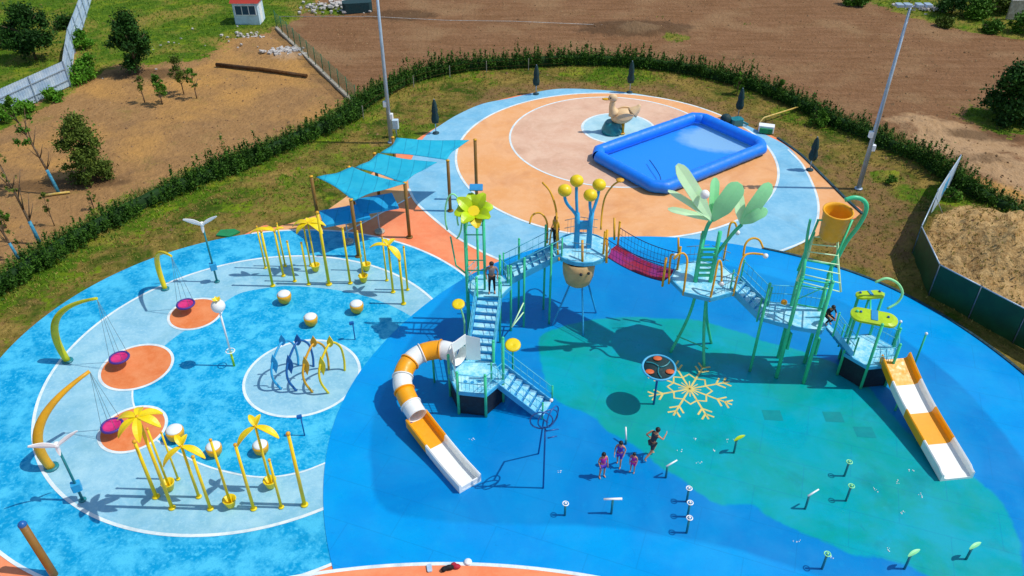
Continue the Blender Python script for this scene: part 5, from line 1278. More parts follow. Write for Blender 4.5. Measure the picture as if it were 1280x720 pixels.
# bucket tower
TZ = 3.15; f1, f2 = G(970, 473), G(1004, 480); du = (f2 - f1); W = du.length; du = du / W; dn = Vector((-du.y, du.x, 0))
tc = (f1 + f2) / 2 + dn * .85
t = thing('bucket_tower', 'tall green tower carrying the big tipping bucket', 'bucket tower', (tc.x, tc.y, 0))
TH = z_at(f1.x, f1.y, 346)
cor = [f1, f2, f2 + dn * 1.5, f1 + dn * 1.5]
for p in cor: post_at(t, p.x, p.y, .04, TH, .085)
P0 = G(937, 465); post_at(t, P0.x, P0.y, .04, z_at(P0.x, P0.y, 355), .065)
dk = [P0 + Vector((-.1, .15, 0)), f1 + (P0 - f1) * 0 + Vector((0, -.05, 0)), f2 + du * .12, f2 + du * .5 + dn * 1.0, f2 + dn * 1.7, f1 + dn * 1.7 + Vector((-.3, 0, 0)), P0 + dn * 1.3]
MB().prism(dk, TZ - .14, TZ).build('deck', 'deck', t)
m = MB()
for k in range(len(dk)):
    a, b = dk[k], dk[(k + 1) % len(dk)]; c = (a + b) / 2; d_ = b - a; m.box((c.x, c.y, TZ - .09), (d_.length + .03, .05, .2), math.atan2(d_.y, d_.x))
m.build('deck_edge', 'deckside', t)
for zz in (TH - .1, 4.3):
    m = MB()
    for a, b in zip(cor, cor[1:] + cor[:1]): m.tube([Vector((a.x, a.y, zz)), Vector((b.x, b.y, zz))], .035, 7)
    m.build('crossbars', 'green', t)
m = MB(); m.tube([Vector((cor[1].x, cor[1].y, TH - .1)), Vector((cor[0].x, cor[0].y, TH - 1.2))], .02, 6)
m.build('brace', 'green', t)
# inclined upper ladder frames rising to the bucket
BY = tc.y + .25; bc = at_depth(1043, 279, BY)
railsL = [(at_depth(996, 351, f1.y + .1), at_depth(1010, 320, tc.y), at_depth(1016, 296, tc.y + .3), at_depth(1013, 274, tc.y + .5)), (at_depth(1051, 365, f2.y + .0), at_depth(1047, 320, tc.y), at_depth(1047, 297, tc.y + .2), at_depth(1060, 285, tc.y + .4))]
m = MB()
for a, b, c_, e in railsL:
    m.tube([a, b, c_], .05, 8)
m.build('pale_rail', 'palegreen', t); m = MB()
for k in range(7):
    u_ = k / 6; a = railsL[0][0].lerp(railsL[0][2], u_); b = railsL[1][0].lerp(railsL[1][2], u_); m.tube([a, b], .025, 6)
m.build('rungs', 'palegreen', t)
m = MB()
for k, (a, e) in enumerate(((cor[0], at_depth(1013, 274, tc.y + .4)), (cor[3], at_depth(1018, 290, tc.y + .8)))): m.tube(bez((a.x, a.y, TH - .2), (a.x, a.y, TH + .8), e - Vector((0, 0, 1.0)), e, 10), [.09 - .004 * j for j in range(11)], 9)
m.build('left_horn', 'green', t)
hk = [(1047, 322), (1058, 302), (1072, 284), (1081, 268), (1083, 256), (1077, 249), (1067, 247), (1056, 250)]
MB().tube(smooth_path([Vector((cor[2].x, cor[2].y, TH - .2))] + [at_depth(x, y, tc.y + .3) for x, y in hk], 4), .09, 10).build('hook_pipe', 'green', t)
bk = MB(); bk.lathe([(.0, -.72), (.42, -.72), (.46, -.66), (.58, .55), (.62, .58), (.62, .64), (.56, .64), (.53, .5), (.42, -.5), (0, -.5)], bc, 26, mat=Matrix.Rotation(.1, 3, 'X')); ob = bk.build('bucket', 'bucket', t)
MB().tube([bc + Vector((-.75, 0, .15)), bc + Vector((.75, 0, .15))], .04, 8).build('axle', 'green', t)
for s_ in (-1, 1):
    q = cor[0] if s_ < 0 else cor[1]; MB().tube([Vector((q.x, q.y + .6, TH - .1)), bc + Vector((s_ * .7, .0, .15))], .05, 8).build('bracket', 'green', t)
rails(t, dk[6], dk[5], TZ, TZ); rails(t, dk[0], dk[1], TZ, TZ, bars=3); rails(t, dk[5], dk[4], TZ, TZ)
bd = MB()
for kx in (0, 1): 
    p = cor[kx] + Vector((.12, .12, 0)); bd.box((p.x + .02, p.y + .02, 2.2), (.1, .35, .9), .3, .02)
bd.build('side_boards', 'green', t)
q = at_depth(980, 378, tc.y); MB().ball(q, .14, 12, 8).build('orange_knob', 'orange', t)

# stairs between palm platform, tower and end platform
s4t = Vector((pp.x + 1.35, pp.y - .4, PZ)); s4b = Vector(((P0 + dn * .6).x, (P0 + dn * .6).y, TZ))
stair('short staircase from the palm platform down to the bucket tower', tuple(s4t), tuple(s4b), 1.05, 5, railmat=GREEN)
EX, EY, EZ = 16.26, 27.9, 1.4; EROT = math.atan2(26.8 - EY, 15.82 - EX)
s5t = Vector(((f2 + du * .35 + dn * .55).x, (f2 + du * .35 + dn * .55).y, TZ)); P = hexpts(EX, EY, 1.2, EROT)
lft = min(P, key=lambda p: p.x)
s5b = Vector((EX - 1.0, EY + .1, EZ))
stair('staircase from the bucket tower down to the open slide platform', tuple(s5t), tuple(s5b), 1.0, 6)
# end platform
t = thing('play_platform', 'low six-sided platform with lime canopy above the open slide', 'play platform', (EX, EY, 0), 'platforms of the play structure')
P = deck_hex(t, EX, EY, 1.2, EROT, EZ)
for k in range(6):
    a, b = P[k], P[(k + 1) % 6]; c = (a + b) / 2; d_ = b - a; o = (Vector((EX, EY, 0)) - c).normalized() * .05
    MB().box((c.x + o.x, c.y + o.y, .66), (d_.length - .08, .04, 1.16), math.atan2(d_.y, d_.x)).build('side_panel', 'black', t)
CT = 3.75
for k in range(6):
    hgt = CT if k in (0, 5, 4, 3) else EZ + 1.1; post_at(t, P[k].x, P[k].y, .04, hgt, .065)
rails(t, P[2], P[3], EZ, EZ); rails(t, P[1], P[2], EZ, EZ); 
cc = at_depth(1092, 398, (P[0].y + P[5].y) / 2 + .2); cc2 = at_depth(1087, 370, EY + .8)
for (c_, L, ang, w) in ((cc, 1.75, R(-20), .86), (cc2, 1.4, R(6), .42)):
    mm = Matrix.Rotation(ang, 3, 'Z'); ring = []
    for k in range(24):
        a = 2 * math.pi * k / 24; x = L / 2 * .62 * (1 if math.cos(a) > 0 else -1) + w / 2 * math.cos(a); ring.append(c_ + mm @ Vector((x, w / 2 * math.sin(a) * 1.2, 0)))
    m = MB(); nn_ = len(ring); tp = [p + Vector((0, 0, .1)) for p in ring]; inn = [c_ + (p - c_) * .8 + Vector((0, 0, .16)) for p in ring]
    m.add(ring + tp + inn, [tuple(range(nn_))[::-1], tuple(range(2 * nn_, 3 * nn_))] + [(k, (k + 1) % nn_, nn_ + (k + 1) % nn_, nn_ + k) for k in range(nn_)] + [(nn_ + k, nn_ + (k + 1) % nn_, 2 * nn_ + (k + 1) % nn_, 2 * nn_ + k) for k in range(nn_)], False)
    cn = m.build('canopy', 'lime', t); MB().box(tuple(c_ + Vector((0, 0, .17))), (w * .32, w * .85, .05), ang, .02).build('blue_window', 'riser', cn)
    for s_ in (-1, 1): MB().ball(c_ + mm @ Vector((s_ * L * .32, .05, .19)), .06, 8, 6).build('knob', 'deepblue', cn)
for q in (cc, cc2):
    pass
m = MB(); m.tube([Vector((cc2.x, cc2.y, EZ)), cc2], .05, 8); m.tube([cc + Vector((-.1, .1, 0)), cc2 + Vector((0, -.1, 0))], .04, 7); m.build('canopy_stem', 'green', t)
lp = [at_depth(1109, 386, EY + .3), at_depth(1122, 378, EY + .4), at_depth(1128, 366, EY + .5), at_depth(1122, 354, EY + .6), at_depth(1108, 348, EY + .6), at_depth(1094, 353, EY + .6)]
MB().tube(smooth_path(lp, 5), .055, 8).build('curled_pipe', 'leafgreen', t)
e1, e2 = Vector((EX + 1.15, EY + .3, 0)), Vector((EX + .9, EY + 1.0, 0))
for px, py in ((1126, 402), (1158, 417)):
    q = at_depth(px, py, EY + (.9 if px < 1140 else .2)); MB().tube([(q.x, q.y, .04), q], .045, 8).build('thin_post', 'green', t); MB().ball(q, .07, 8, 6).build('cap', 'white', t)
rails(t, P[1] + Vector((0, 0, 0)), P[0], EZ, EZ, bars=5, barmat='cable')

# open slide
def open_slide():
    a, b = G(1118, 449, 1.5), G(1196, 598, .12); W_ = 1.28
    hd = Vector((b.x - a.x, b.y - a.y, 0)); L = hd.length; u = hd / L; s_ = Vector((-u.y, u.x, 0))
    t = thing('open_slide', 'wide open slide in orange and white bands on the right', 'slide', (b.x, b.y, 0))
    def prof(k):
        return .14 + 1.38 * (1 - k) ** 1.15 * (1 - .25 * math.sin(math.pi * k)) if k < .82 else .14 + 1.38 * (.18 ** 1.15) * (1 - .25 * math.sin(math.pi * .82)) * max(0, (1 - k) / .18)
    cuts = [0, .21, .45, .72, 1.0]; cols = ['orange', 'whitefg', 'orange', 'whitefg']; h = .3
    for j in range(4):
        vs = []; n = 10
        for i in range(n + 1):
            k = cuts[j] + (cuts[j + 1] - cuts[j]) * i / n; c = Vector((a.x, a.y, 0)) + hd * k; z0 = prof(k)
            hh = h * (1 if k < .95 else .8)
            sec = [(-W_ / 2 - .05, -.1), (-W_ / 2 - .06, hh), (-W_ / 2 - .02, hh + .04), (-W_ / 2 + .04, hh), (-W_ / 2 + .08, .06), (-W_ / 2 + .2, 0), (W_ / 2 - .2, 0), (W_ / 2 - .08, .06), (W_ / 2 - .04, hh), (W_ / 2 + .02, hh + .04), (W_ / 2 + .06, hh), (W_ / 2 + .05, -.1)]
            for x, zz in sec: q = c + s_ * x; vs.append((q.x, q.y, z0 + zz))
        ns = 12; fs = [(i * ns + q, i * ns + q + 1, (i + 1) * ns + q + 1, (i + 1) * ns + q) for i in range(n) for q in range(ns - 1)] + [(i * ns, (i + 1) * ns, (i + 1) * ns + 11, i * ns + 11) for i in range(n)]
        fs += [tuple(range(ns)), tuple(range(n * ns, (n + 1) * ns))[::-1]]
        m = MB(); m.add(vs, fs, False); m.build('slide_section', cols[j], t)
    c = Vector((a.x, a.y, 0)) + hd * .3
    for k in (.3, .62):
        c = Vector((a.x, a.y, 0)) + hd * k
        for sd in (-.45, .45): q = c + s_ * sd; MB().tube([(q.x, q.y, .04), (q.x, q.y, prof(k) - .08)], .05, 8).build('leg', 'green', t)
    # water sheet edge trim
open_slide()

# tube slide
def tube_slide():
    ctr = [(566, 440, 2.05), (548, 437, 2.0), (524, 443, 1.85), (508, 458, 1.65), (503, 478, 1.4), (510, 499, 1.15), (522, 520, .9)]
    P_ = smooth_path([G(x, y, z) for x, y, z in ctr], 6); r_ = .42
    t = thing('tube_slide', 'curving tube slide in orange and white rings ending in an open chute', 'slide', tuple(G(590, 610)))
    n = len(P_); bands = [(0, 5, 'whitefg'), (5, 11, 'orange'), (11, 16, 'whitefg'), (16, 22, 'orange'), (22, 27, 'whitefg'), (27, 32, 'orange'), (32, n - 1, 'whitefg')]
    for a, b, c_ in bands:
        seg = P_[a:b + 1]; m = MB(); m.tube(seg, r_, 20, cap=False); ob = m.build('tube_section', c_, t)
        md = ob.modifiers.new('t', 'SOLIDIFY'); md.thickness = .035
        fl = MB(); d = (seg[1] - seg[0]).normalized() if a < b else Vector((1, 0, 0)); fl.tube([seg[0] - d * .025, seg[0] + d * .025], r_ + .05, 20, cap=False)
        f2_ = fl.build('joint_flange', c_, t); md = f2_.modifiers.new('t', 'SOLIDIFY'); md.thickness = .06
    # entrance hood
    h = P_[0]; deckdir = (Vector((HX, HY, 0)) - Vector((h.x, h.y, 0))).normalized(); sd = Vector((-deckdir.y, deckdir.x, 0)); m = MB()
    c = h + deckdir * .42; ring = [(-.75, -.5), (.75, -.5), (.85, .35), (.45, .95), (-.45, .95), (-.85, .35)]
    vs = [c + sd * x + Vector((0, 0, z_)) for x, z_ in ring]; hole = [c - deckdir * .02 + sd * (.4 * math.cos(a)) + Vector((0, 0, .4 * math.sin(a) )) for a in np.linspace(0, 2 * math.pi, 13)[:-1]]
    m.tube([h, c], [r_, r_ + .06], 18, cap=False); m.build('entrance_collar', 'whitefg', t)
    for sgn in (-1, 1):
        m = MB(); q = [c + sd * (sgn * .42) + Vector((0, 0, -.5)), c + sd * (sgn * .42) + Vector((0, 0, .9)), c + sd * (sgn * .8) + deckdir * .5 + Vector((0, 0, .75)), c + sd * (sgn * .8) + deckdir * .5 + Vector((0, 0, -.5))]
        o = deckdir * -.04; m.add(q + [v + o for v in q], [(0, 1, 2, 3), (7, 6, 5, 4), (0, 4, 5, 1), (1, 5, 6, 2), (2, 6, 7, 3), (3, 7, 4, 0)]); m.build('hood_panel', 'whitefg', t)
    m = MB(); q = [c + sd * -.44 + Vector((0, 0, .42)), c + sd * .44 + Vector((0, 0, .42)), c + sd * .44 + Vector((0, 0, .95)), c + sd * -.44 + Vector((0, 0, .95))]; m.add(q + [v - deckdir * .04 for v in q], [(0, 1, 2, 3), (7, 6, 5, 4), (0, 4, 5, 1), (1, 5, 6, 2), (2, 6, 7, 3), (3, 7, 4, 0)]); m.build('hood_panel', 'whitefg', t)
    # chute
    e = P_[-1]; b = G(588, 608, .1); hd = Vector((b.x - e.x, b.y - e.y, 0)); L = hd.length; u = hd / L; s_ = Vector((-u.y, u.x, 0)); W_ = .95
    zf = e.z - r_ + .03; cuts = [(-.03, .36, 'orange'), (.36, 1.0, 'whitefg')]
    for k0, k1, c_ in cuts:
        vs = []; n2 = 8
        for i in range(n2 + 1):
            k = k0 + (k1 - k0) * i / n2; q0 = Vector((e.x, e.y, 0)) + hd * k; z0 = .12 + (zf - .12) * max(0, 1 - k / .75) ** 1.4
            sec = [(-W_ / 2 - .04, -.08), (-W_ / 2 - .05, .34), (-W_ / 2, .38), (-W_ / 2 + .05, .34), (-W_ / 2 + .1, .05), (-W_ / 2 + .22, 0), (W_ / 2 - .22, 0), (W_ / 2 - .1, .05), (W_ / 2 - .05, .34), (W_ / 2, .38), (W_ / 2 + .05, .34), (W_ / 2 + .04, -.08)]
            for x, zz in sec: q = q0 + s_ * x; vs.append((q.x, q.y, z0 + zz))
        ns = 12; fs = [(i * ns + q, i * ns + q + 1, (i + 1) * ns + q + 1, (i + 1) * ns + q) for i in range(n2) for q in range(ns - 1)] + [(i * ns, (i + 1) * ns, (i + 1) * ns + 11, i * ns + 11) for i in range(n2)]
        fs += [tuple(range(ns)), tuple(range(n2 * ns, (n2 + 1) * ns))[::-1]]
        m = MB(); m.add(vs, fs); m.build('chute_section', c_, t)
    q = Vector((e.x, e.y, 0)) + hd * .99; MB().box((q.x, q.y, .22), (.06, W_ - .04, .22), math.atan2(u.y, u.x)).build('end_lip', 'whitefg', t)
    for k in (8, 20, 30):
        q = P_[k]; MB().tube([(q.x, q.y, .04), (q.x, q.y, q.z - r_)], .05, 8).build('leg', 'green', t)
tube_slide()

# blue hoop sprayer at the foot of the lowest stairs
def blue_hoop():
    b = G(679, 611); b2 = G(673, 568); H = z_at(b.x, b.y, 505); t = thing('hoop_sprayer', 'dark blue two-legged hoop sprayer at the foot of the lowest stairs', 'sprayer', (b.x, b.y, 0))
    H2 = H
    for q, e in ((b, (.0, .0)), (b2, (.15, -.5))):
        MB().tube([(q.x, q.y, .04), (q.x + e[0], q.y + e[1], H * .55 if q is b2 else H * .6), (b.x + .1 * (q is b2), b.y + .35 * (q is b2), H * .72)], .035, 8).build('leg', 'deepblue', t)
    for k, (dx, ph) in enumerate(((-.25, 0), (.15, .5), (.45, 1.0))):
        c = Vector((b.x + dx * .6, b.y + .1 * k, H * .82)); m = MB(); m.tube([c + Vector((.42 * math.cos(a) * math.cos(ph), .42 * math.cos(a) * math.sin(ph), .42 * math.sin(a))) for a in np.linspace(0, 2 * math.pi, 22)], .03, 6, False); m.build('hoop', 'deepblue', t)
    MB().tube([(b.x + .1, b.y, H * .62), (b.x + .45, b.y + .1, H * .62)], .03, 6).build('crossbar', 'deepblue', t); MB().tube([(b.x, b.y, H * .7), (b.x + .5, b.y + .1, H * .7)], .03, 6).build('crossbar', 'deepblue', t)
    MB().ball((b.x + .2, b.y + .2, H), .07, 10, 6).build('spray_head', 'white', t)
blue_hoop()

# spinning disc sprayer
def disc_spray():
    b = G(817, 506); c = G(824, 453, 0); H = z_at(b.x, b.y, 462); t = thing('disc_sprayer', 'round dark green disc with orange patches and pale blue rim on a post', 'sprayer', (b.x, b.y, 0))
    MB().tube([(b.x, b.y, .04), (b.x, b.y, H)], .05, 10).build('pole', 'deepblue', t); c = Vector((b.x, b.y, H + .1)); mm = Matrix.Rotation(R(8), 3, 'X')
    MB().lathe([(0, -.02), (.68, -.02), (.68, .02), (0, .02)], c, 28, mat=mm).build('disc', 'umbrella', t)
    m = MB(); m.tube([c + mm @ Vector((.7 * math.cos(a), .7 * math.sin(a), .02)) for a in np.linspace(0, 2 * math.pi, 30)], .05, 8, False); m.build('rim', 'deckside', t)
    for k in range(3):
        a = R(90 + 120 * k); q = c + mm @ Vector((.5 * math.cos(a), .5 * math.sin(a), .05)); MB().ball(q, .2, 12, 6, (1, .8, .2)).build('orange_patch', 'rust', t)
        s2 = [c + mm @ Vector((r2 * math.cos(a + .5 + r2), r2 * math.sin(a + .5 + r2), .05)) for r2 in np.linspace(.03, .6, 8)]; MB().tube(s2, .035, 6).build('spoke', 'tealpaint', t)
disc_spray()

# ground sprayers
def gsp(bx, by, ty, lab, style, mat):
    p = G(bx, by); H = max(.35, rise(bx, by, ty)); t = thing('ground_sprayer', lab, 'ground sprayer', (p.x, p.y, 0), 'small sprayers on the pool floor')
    MB().tube([(p.x, p.y, .05), (p.x, p.y, H)], .045, 10).build('stalk', 'tealpaint', t)
    c = Vector((p.x, p.y, H)); m = MB()
    if style == 'bar': m.tube([c - Vector((.05, 0, 0)), c + Vector((.4, .22, .12))], [.04, .03], 8)
    elif style == 'tee': m.tube([c - Vector((.35, 0, 0)), c + Vector((.35, .02, 0))], [.04, .05], 8)
    elif style == 'leaf': m.leaf(c - Vector((.12, .06, 0)), c + Vector((.36, .16, .1)), .15, .03, .04)
    else:
        m.tube([c + Vector((.11 * math.cos(a), .11 * math.sin(a), .03)) for a in np.linspace(0, 6.283, 13)], .022, 6, False)
        m.ball(c + Vector((0, 0, .05)), .05, 8, 6)
    m.build('spray_head', mat, t)
gl = [(706, 645, 630, 'white ring-headed sprayer left of the lone T-shaped one', 'ring', 'white'), (764, 643, 624, 'T-shaped white sprayer in front of the children', 'tee', 'white'), (782, 556, 540, 'slim white sprayer behind the children', 'stick', 'white'), (832, 598, 583, 'slanted white bar sprayer right of the children', 'bar', 'white'), (858, 628, 611, 'top one of three white sprayers in a column', 'ring', 'white'), (859, 647, 629, 'middle one of three white sprayers in a column', 'ring', 'white'), (858, 667, 648, 'lowest one of three white sprayers in a column', 'ring', 'white'), (917, 567, 550, 'green leaf sprayer below the snowflake', 'leaf', 'lime'), (1055, 596, 578, 'upper green ring sprayer left of the open slide', 'ring', 'leafgreen'), (1057, 627, 608, 'lower green ring sprayer left of the open slide', 'ring', 'leafgreen'), (1006, 637, 620, 'white bar sprayer on the teal floor', 'bar', 'white'), (1027, 712, 693, 'pale green ring sprayer at the bottom edge', 'ring', 'leafgreen'), (1130, 712, 694, 'green leaf sprayer at the bottom edge', 'leaf', 'leafgreen'), (1207, 700, 685, 'green leaf sprayer at the bottom right', 'leaf', 'leafgreen')]
for a in gl:
    if a[4] == 'stick':
        p = G(a[0], a[1]); t = thing('ground_sprayer', a[3], 'ground sprayer', (p.x, p.y, 0), 'small sprayers on the pool floor')
        MB().tube([(p.x, p.y, .05), (p.x, p.y, .3)], .05, 8).build('stalk', 'tealpaint', t); MB().tube([(p.x, p.y, .3), (p.x - .02, p.y + .3, .75)], .035, 8).build('spray_head', 'white', t)
    else: gsp(*a)
# bubble jets: little white splashes
m = MB(); r_ = random.Random(9)
for px, py in ((869, 549), (851, 564), (892, 564), (875, 580), (909, 550), (1127, 641), (1109, 688), (1152, 622), (1121, 605), (1096, 613), (997, 678), (591, 549), (1038, 696), (700, 590), (1135, 589)):
    g = G(px, py)
    for k in range(5): m.ball((g.x + r_.gauss(0, .07), g.y + r_.gauss(0, .07), .05), .014 + .016 * r_.random(), 6, 4)
tag(m.build('water_bubbles', 'white'), 'little white water bubbles on the pool floor', 'water', kind='stuff')

# clothes at the bottom edge
g = G(563, 712); t = thing('clothes_pile', 'dark red and black clothes dropped on the coral path', 'clothes', (g.x, g.y, 0))
m = MB(); m.tube(smooth_path([(g.x - .3, g.y - .12, .12), (g.x - .12, g.y - .02, .14), (g.x + .12, g.y + .02, .12)], 4), [.07, .09, .1, .09, .08, .1, .1, .09, .06], 9); m.build('black_trousers', 'blackcloth', t)
m = MB(); m.ball((g.x + .22, g.y + .05, .12), .13, 12, 8, (1.2, .8, .6)); m.ball((g.x + .12, g.y + .12, .13), .1, 10, 6, (1.1, 1, .5)); m.build('red_shirt', 'red', t)
g = G(585, 704); m = MB(); m.lathe([(.12, .06), (.15, .09), (.11, .14), (0, .16)], (g.x, g.y, 0), 12); tag(m.build('white_hat', 'white'), 'small white hat on the pool edge', 'hat')
g = G(537, 712); m = MB(); m.box((g.x, g.y, .09), (.18, .32, .06), .2, .05); tag(m.build('lilac_bag', 'fencewhite'), 'small lilac bag lying left of the dropped clothes', 'bag')

# ---------------------------------------------------------------- people
def person(foot, h, yaw, lab, top='greycloth', bottom='blackcloth', pose='stand', female=False, sleeves=False, longhair=False, skirt=False):
    s_ = h / 1.7; foot = Vector(foot); mm = Matrix.Rotation(yaw, 3, 'Z')
    t = thing('person', lab, 'person', tuple(foot))
    W = .17 if female else .2
    J = {'pelvis': (0, 0, .92), 'spine': (0, .0, 1.12), 'chest': (0, .0, 1.32), 'neck': (0, .01, 1.46), 'head': (0, .03, 1.56), 'crown': (0, .03, 1.66)}
    hips = .095
    if pose == 'run':
        J.update({'hipL': (-hips, 0, .88), 'kneeL': (-.1, .3, .55), 'ankL': (-.1, .12, .16), 'toeL': (-.1, .27, .1), 'hipR': (hips, 0, .88), 'kneeR': (.1, -.12, .48), 'ankR': (.1, -.42, .2), 'toeR': (.1, -.3, .04)})
        J['chest'] = (0, .1, 1.3); J['neck'] = (0, .15, 1.44); J['head'] = (0, .2, 1.54); J['crown'] = (0, .22, 1.64); J['spine'] = (0, .04, 1.1)
        arms = {'L': [(-W, .1, 1.4), (-W - .1, -.14, 1.2), (-W - .08, .02, 1.0)], 'R': [(W, .1, 1.4), (W + .08, .28, 1.2), (W, .46, 1.3)]}
    elif pose == 'walk':
        J.update({'hipL': (-hips, 0, .88), 'kneeL': (-.1, .14, .48), 'ankL': (-.1, .1, .07), 'toeL': (-.1, .24, .025), 'hipR': (hips, 0, .88), 'kneeR': (.1, -.04, .47), 'ankR': (.1, -.2, .08), 'toeR': (.1, -.08, .025)})
        arms = {'L': [(-W, 0, 1.4), (-W - .08, -.06, 1.14), (-W - .04, .1, .92)], 'R': [(W, 0, 1.4), (W + .07, .02, 1.14), (W + .05, .2, .98)]}
    elif pose == 'crouch':
        J.update({'pelvis': (0, -.12, .5), 'spine': (0, -.08, .68), 'chest': (0, .04, .88), 'neck': (0, .1, 1.02), 'head': (0, .16, 1.11), 'crown': (0, .19, 1.21), 'hipL': (-hips, -.1, .46), 'kneeL': (-.14, .28, .46), 'ankL': (-.12, .06, .07), 'toeL': (-.13, .22, .025), 'hipR': (hips, -.1, .46), 'kneeR': (.14, .28, .46), 'ankR': (.12, .06, .07), 'toeR': (.13, .22, .025)})
        arms = {'L': [(-W, .05, .96), (-W - .06, .2, .72), (-.1, .38, .6)], 'R': [(W, .05, .96), (W + .06, .2, .72), (.1, .4, .6)]}
    else:
        J.update({'hipL': (-hips, 0, .88), 'kneeL': (-.11, .02, .48), 'ankL': (-.12, -.02, .07), 'toeL': (-.14, .13, .025), 'hipR': (hips, 0, .88), 'kneeR': (.11, .02, .48), 'ankR': (.12, -.02, .07), 'toeR': (.14, .13, .025)})
        arms = {'L': [(-W, 0, 1.4), (-W - .07, -.02, 1.14), (-W - .05, .08, .9)], 'R': [(W, 0, 1.4), (W + .07, -.02, 1.14), (W + .03, .12, .92)]}
    rad = {'pelvis': .125, 'spine': .11, 'chest': .13, 'neck': .055, 'head': .088, 'crown': .07, 'hip': .085, 'knee': .055, 'ank': .038, 'toe': .032}
    names = list(J); V = [Vector(J[n]) for n in names]; Rr = [rad[n[:-1]] if n[:-1] in rad and n not in rad else rad[n] for n in names]
    E_ = [(names.index(a), names.index(b)) for a, b in (('pelvis', 'spine'), ('spine', 'chest'), ('chest', 'neck'), ('neck', 'head'), ('head', 'crown'), ('pelvis', 'hipL'), ('hipL', 'kneeL'), ('kneeL', 'ankL'), ('ankL', 'toeL'), ('pelvis', 'hipR'), ('hipR', 'kneeR'), ('kneeR', 'ankR'), ('ankR', 'toeR'))]
    roots = [0]
    for sd, L in arms.items():
        b = len(V); V += [Vector(p) for p in L]; Rr += [.05, .038, .028]; E_ += [(names.index('chest'), b), (b, b + 1), (b + 1, b + 2)]
        w_ = V[-1]; d = (V[-1] - V[-2]).normalized(); sdv = Vector((1 if sd == 'R' else -1, 0, 0)); across = d.cross(sdv).normalized()
        V.append(w_ + d * .07); Rr.append(.032); E_.append((b + 2, b + 3)); palm = V[-1]
        for k in range(4):
            o = across * ((k - 1.5) * .02); i0 = len(V); L2 = (.06, .075, .07, .055)[k]
            V += [palm + o * .8, palm + o + d * .045, palm + o + d * (.045 + L2 * .5) + sdv * -.012, palm + o + d * (.04 + L2) + sdv * -.03]; Rr += [.01, .009, .0085, .007]; E_ += [(i0, i0 + 1), (i0 + 1, i0 + 2), (i0 + 2, i0 + 3)]; roots.append(i0)
        i0 = len(V); V += [w_ + d * .03, w_ + d * .05 + across * .04, w_ + d * .09 + across * .052]; Rr += [.012, .011, .008]; E_ += [(i0, i0 + 1), (i0 + 1, i0 + 2)]; roots.append(i0)
    me = bpy.data.meshes.new('body'); me.from_pydata([tuple(mm @ (v * s_)) for v in V], E_, []); me.materials.append(M['skin'])
    ob = bpy.data.objects.new('body', me); C.objects.link(ob); ob.parent = t
    sk = ob.modifiers.new('skin', 'SKIN'); sk.use_smooth_shade = True
    for i, r0 in enumerate(Rr):
        v = me.skin_vertices[0].data[i]; v.radius = (r0 * s_, r0 * s_ * (.75 if r0 in (.13, .11) else 1)); v.use_root = i in roots
    ss = ob.modifiers.new('sub', 'SUBSURF'); ss.levels = 1; ss.render_levels = 1
    def skinned(name, jl, radii, mat, edges):
        me2 = bpy.data.meshes.new(name); me2.from_pydata([tuple(mm @ (Vector(j) * s_)) for j in jl], edges, []); me2.materials.append(M[mat]); o2 = bpy.data.objects.new(name, me2); C.objects.link(o2); o2.parent = t
        o2.modifiers.new('skin', 'SKIN').use_smooth_shade = True
        for i, r0 in enumerate(radii): v = me2.skin_vertices[0].data[i]; v.radius = (r0 * s_, r0 * s_ * .85); v.use_root = i == 0
        sb = o2.modifiers.new('sub', 'SUBSURF'); sb.levels = 1; sb.render_levels = 1
    aL, aR = arms['L'], arms['R']
    jl = [J['pelvis'], J['spine'], J['chest'], aL[0], aR[0]]; rd = [.14, .128, .145, .07, .07]; ed = [(0, 1), (1, 2), (2, 3), (2, 4)]
    if sleeves: jl += [aL[1], aR[1]]; rd += [.055, .055]; ed += [(3, 5), (4, 6)]
    skinned('top', jl, rd, top, ed)
    kL, kR = Vector(J['kneeL']), Vector(J['kneeR']); hL, hR = Vector(J['hipL']), Vector(J['hipR'])
    longp = bottom == 'blackcloth' and not skirt
    jb = [J['pelvis'], J['hipL'], J['hipR'], tuple(hL.lerp(kL, .75) if not longp else kL), tuple(hR.lerp(kR, .75) if not longp else kR)]; rb = [.142, .1, .1, .085, .085]; eb = [(0, 1), (0, 2), (1, 3), (2, 4)]
    if longp: jb += [tuple(kL.lerp(Vector(J['ankL']), .9)), tuple(kR.lerp(Vector(J['ankR']), .9))]; rb[3] = rb[4] = .072; rb += [.055, .055]; eb += [(3, 5), (4, 6)]
    skinned('shorts' if not longp else 'trousers', jb, rb, bottom, eb)
    hd_ = Vector(J['head']); cr = Vector(J['crown']); up = (cr - hd_).normalized(); hm = MB(); O = Vector(foot)
    def Wp(v): return O + mm @ (Vector(v) * s_)
    hm.ball(Wp(hd_ + up * .055 + Vector((0, -.022, 0))), .108 * s_, 14, 10, (1, 1.05, .95)); 
    if longhair: hm.ball(Wp(hd_ + Vector((0, -.085, -.06))), .09 * s_, 12, 8, (1, .6, 1.5))
    hm.build('hair', 'hair', t)
    fc = MB(); fc.ball(Wp(hd_ + Vector((0, .1, -.0))), .016 * s_, 6, 5, (1, 1.3, 1.6))
    for sx in (-1, 1): fc.ball(Wp(hd_ + Vector((sx * .098, .01, .0))), .022 * s_, 6, 5, (.5, 1, 1.4))
    fc.build('nose_and_ears', 'skin', t)
    ey = MB()
    for sx in (-1, 1): ey.ball(Wp(hd_ + Vector((sx * .035, .09, .028))), .012 * s_, 6, 5)
    ey.ball(Wp(hd_ + Vector((0, .088, -.045))), .012 * s_, 6, 4, (2, .6, .5)); ey.build('eyes_and_mouth', 'blackcloth', t)

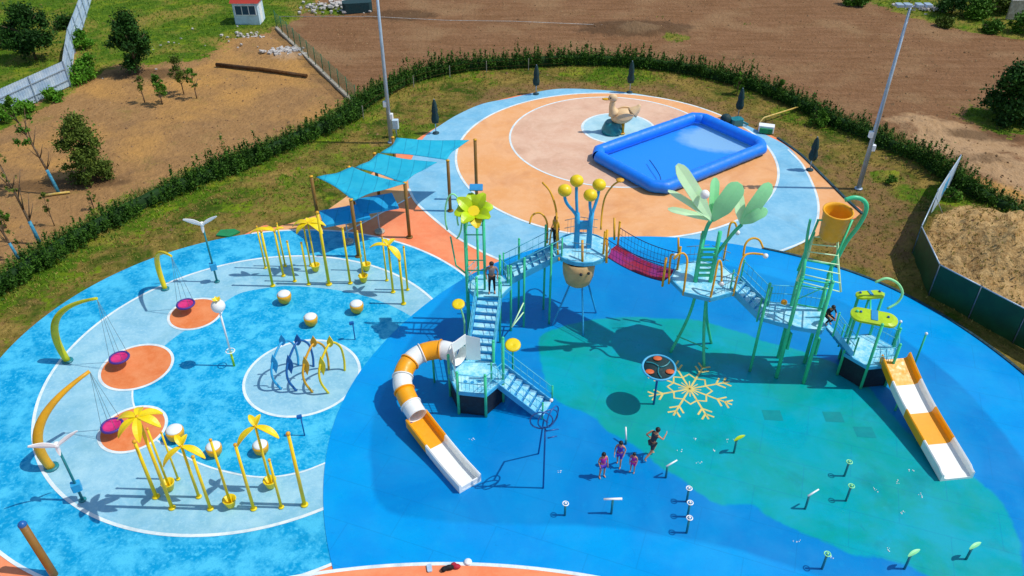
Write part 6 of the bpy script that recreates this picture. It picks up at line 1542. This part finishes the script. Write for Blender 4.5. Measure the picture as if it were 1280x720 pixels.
F0 = .045
person(G(752, 597, 0) + Vector((0, 0, F0)), 1.4, R(200), 'girl in magenta swimsuit, leftmost of the group in the pool', 'magenta', 'violet', 'stand', True, longhair=True)
person(G(773, 583, 0) + Vector((0, 0, F0)), 1.42, R(160), 'girl in violet swimsuit, second from the left in the pool', 'violet', 'violet', 'walk', True, longhair=True)
person(G(790, 591, 0) + Vector((0, 0, F0)), 1.12, R(150), 'smallest child in pink top, third from the left in the pool', 'magenta', 'magenta', 'stand', True, longhair=True)
person(G(813, 573, 0) + Vector((0, 0, F0 + .0)), 1.65, R(-60), 'running adult in grey vest and shorts at the right of the group', 'darkgrey', 'darkgrey', 'run')
person(G(615, 366, MZ + .01), 1.75, R(185), 'man in grey shirt and black trousers on the middle landing', 'greycloth', 'blackcloth', 'stand', sleeves=True)
person(G(694, 306, BZ + .01), 1.6, R(120), 'person in black behind the yellow hoop on the high platform', 'mustard', 'blackcloth', 'stand', sleeves=True)
person(G(1033, 404, TZ + .01), 1.45, R(200), 'person in black crouching on the bucket tower deck', 'blackcloth', 'blackcloth', 'crouch', sleeves=True)

# ---------------------------------------------------------------- light, sky, camera
w = bpy.data.worlds.new('World'); S.world = w; w.use_nodes = True; nt = w.node_tree
sky = nt.nodes.new('ShaderNodeTexSky'); sky.sky_type = 'NISHITA'; sky.sun_disc = False
sky.sun_elevation = R(58); sky.sun_rotation = R(90); sky.air_density = 1.0; sky.dust_density = .6
nt.links.new(sky.outputs[0], nt.nodes['Background'].inputs[0]); nt.nodes['Background'].inputs[1].default_value = .15
sd = bpy.data.lights.new('sun', 'SUN'); sd.energy = 3.6; sd.angle = R(.5); sd.color = (1, .955, .88)
so = bpy.data.objects.new('sun', sd); C.objects.link(so)
dirv = Vector((-math.cos(R(58)), .02, -math.sin(R(58)))); so.rotation_euler = dirv.to_track_quat('-Z', 'Y').to_euler(); so.location = (20, 0, 60)
cd = bpy.data.cameras.new('camera'); co = bpy.data.objects.new('camera', cd); C.objects.link(co)
cd.sensor_width = 36; cd.lens = 36 * F_PX / 1280; cd.clip_end = 4000; cd.clip_start = .5
co.location = (0, 0, CAM_H); co.rotation_euler = (math.pi / 2 - TILT, 0, 0); S.camera = co
S.view_settings.view_transform = 'Standard'; S.view_settings.look = 'None'; S.view_settings.exposure = -.1; S.view_settings.gamma = 1
S.cycles.max_bounces = 8; S.cycles.transparent_max_bounces = 8
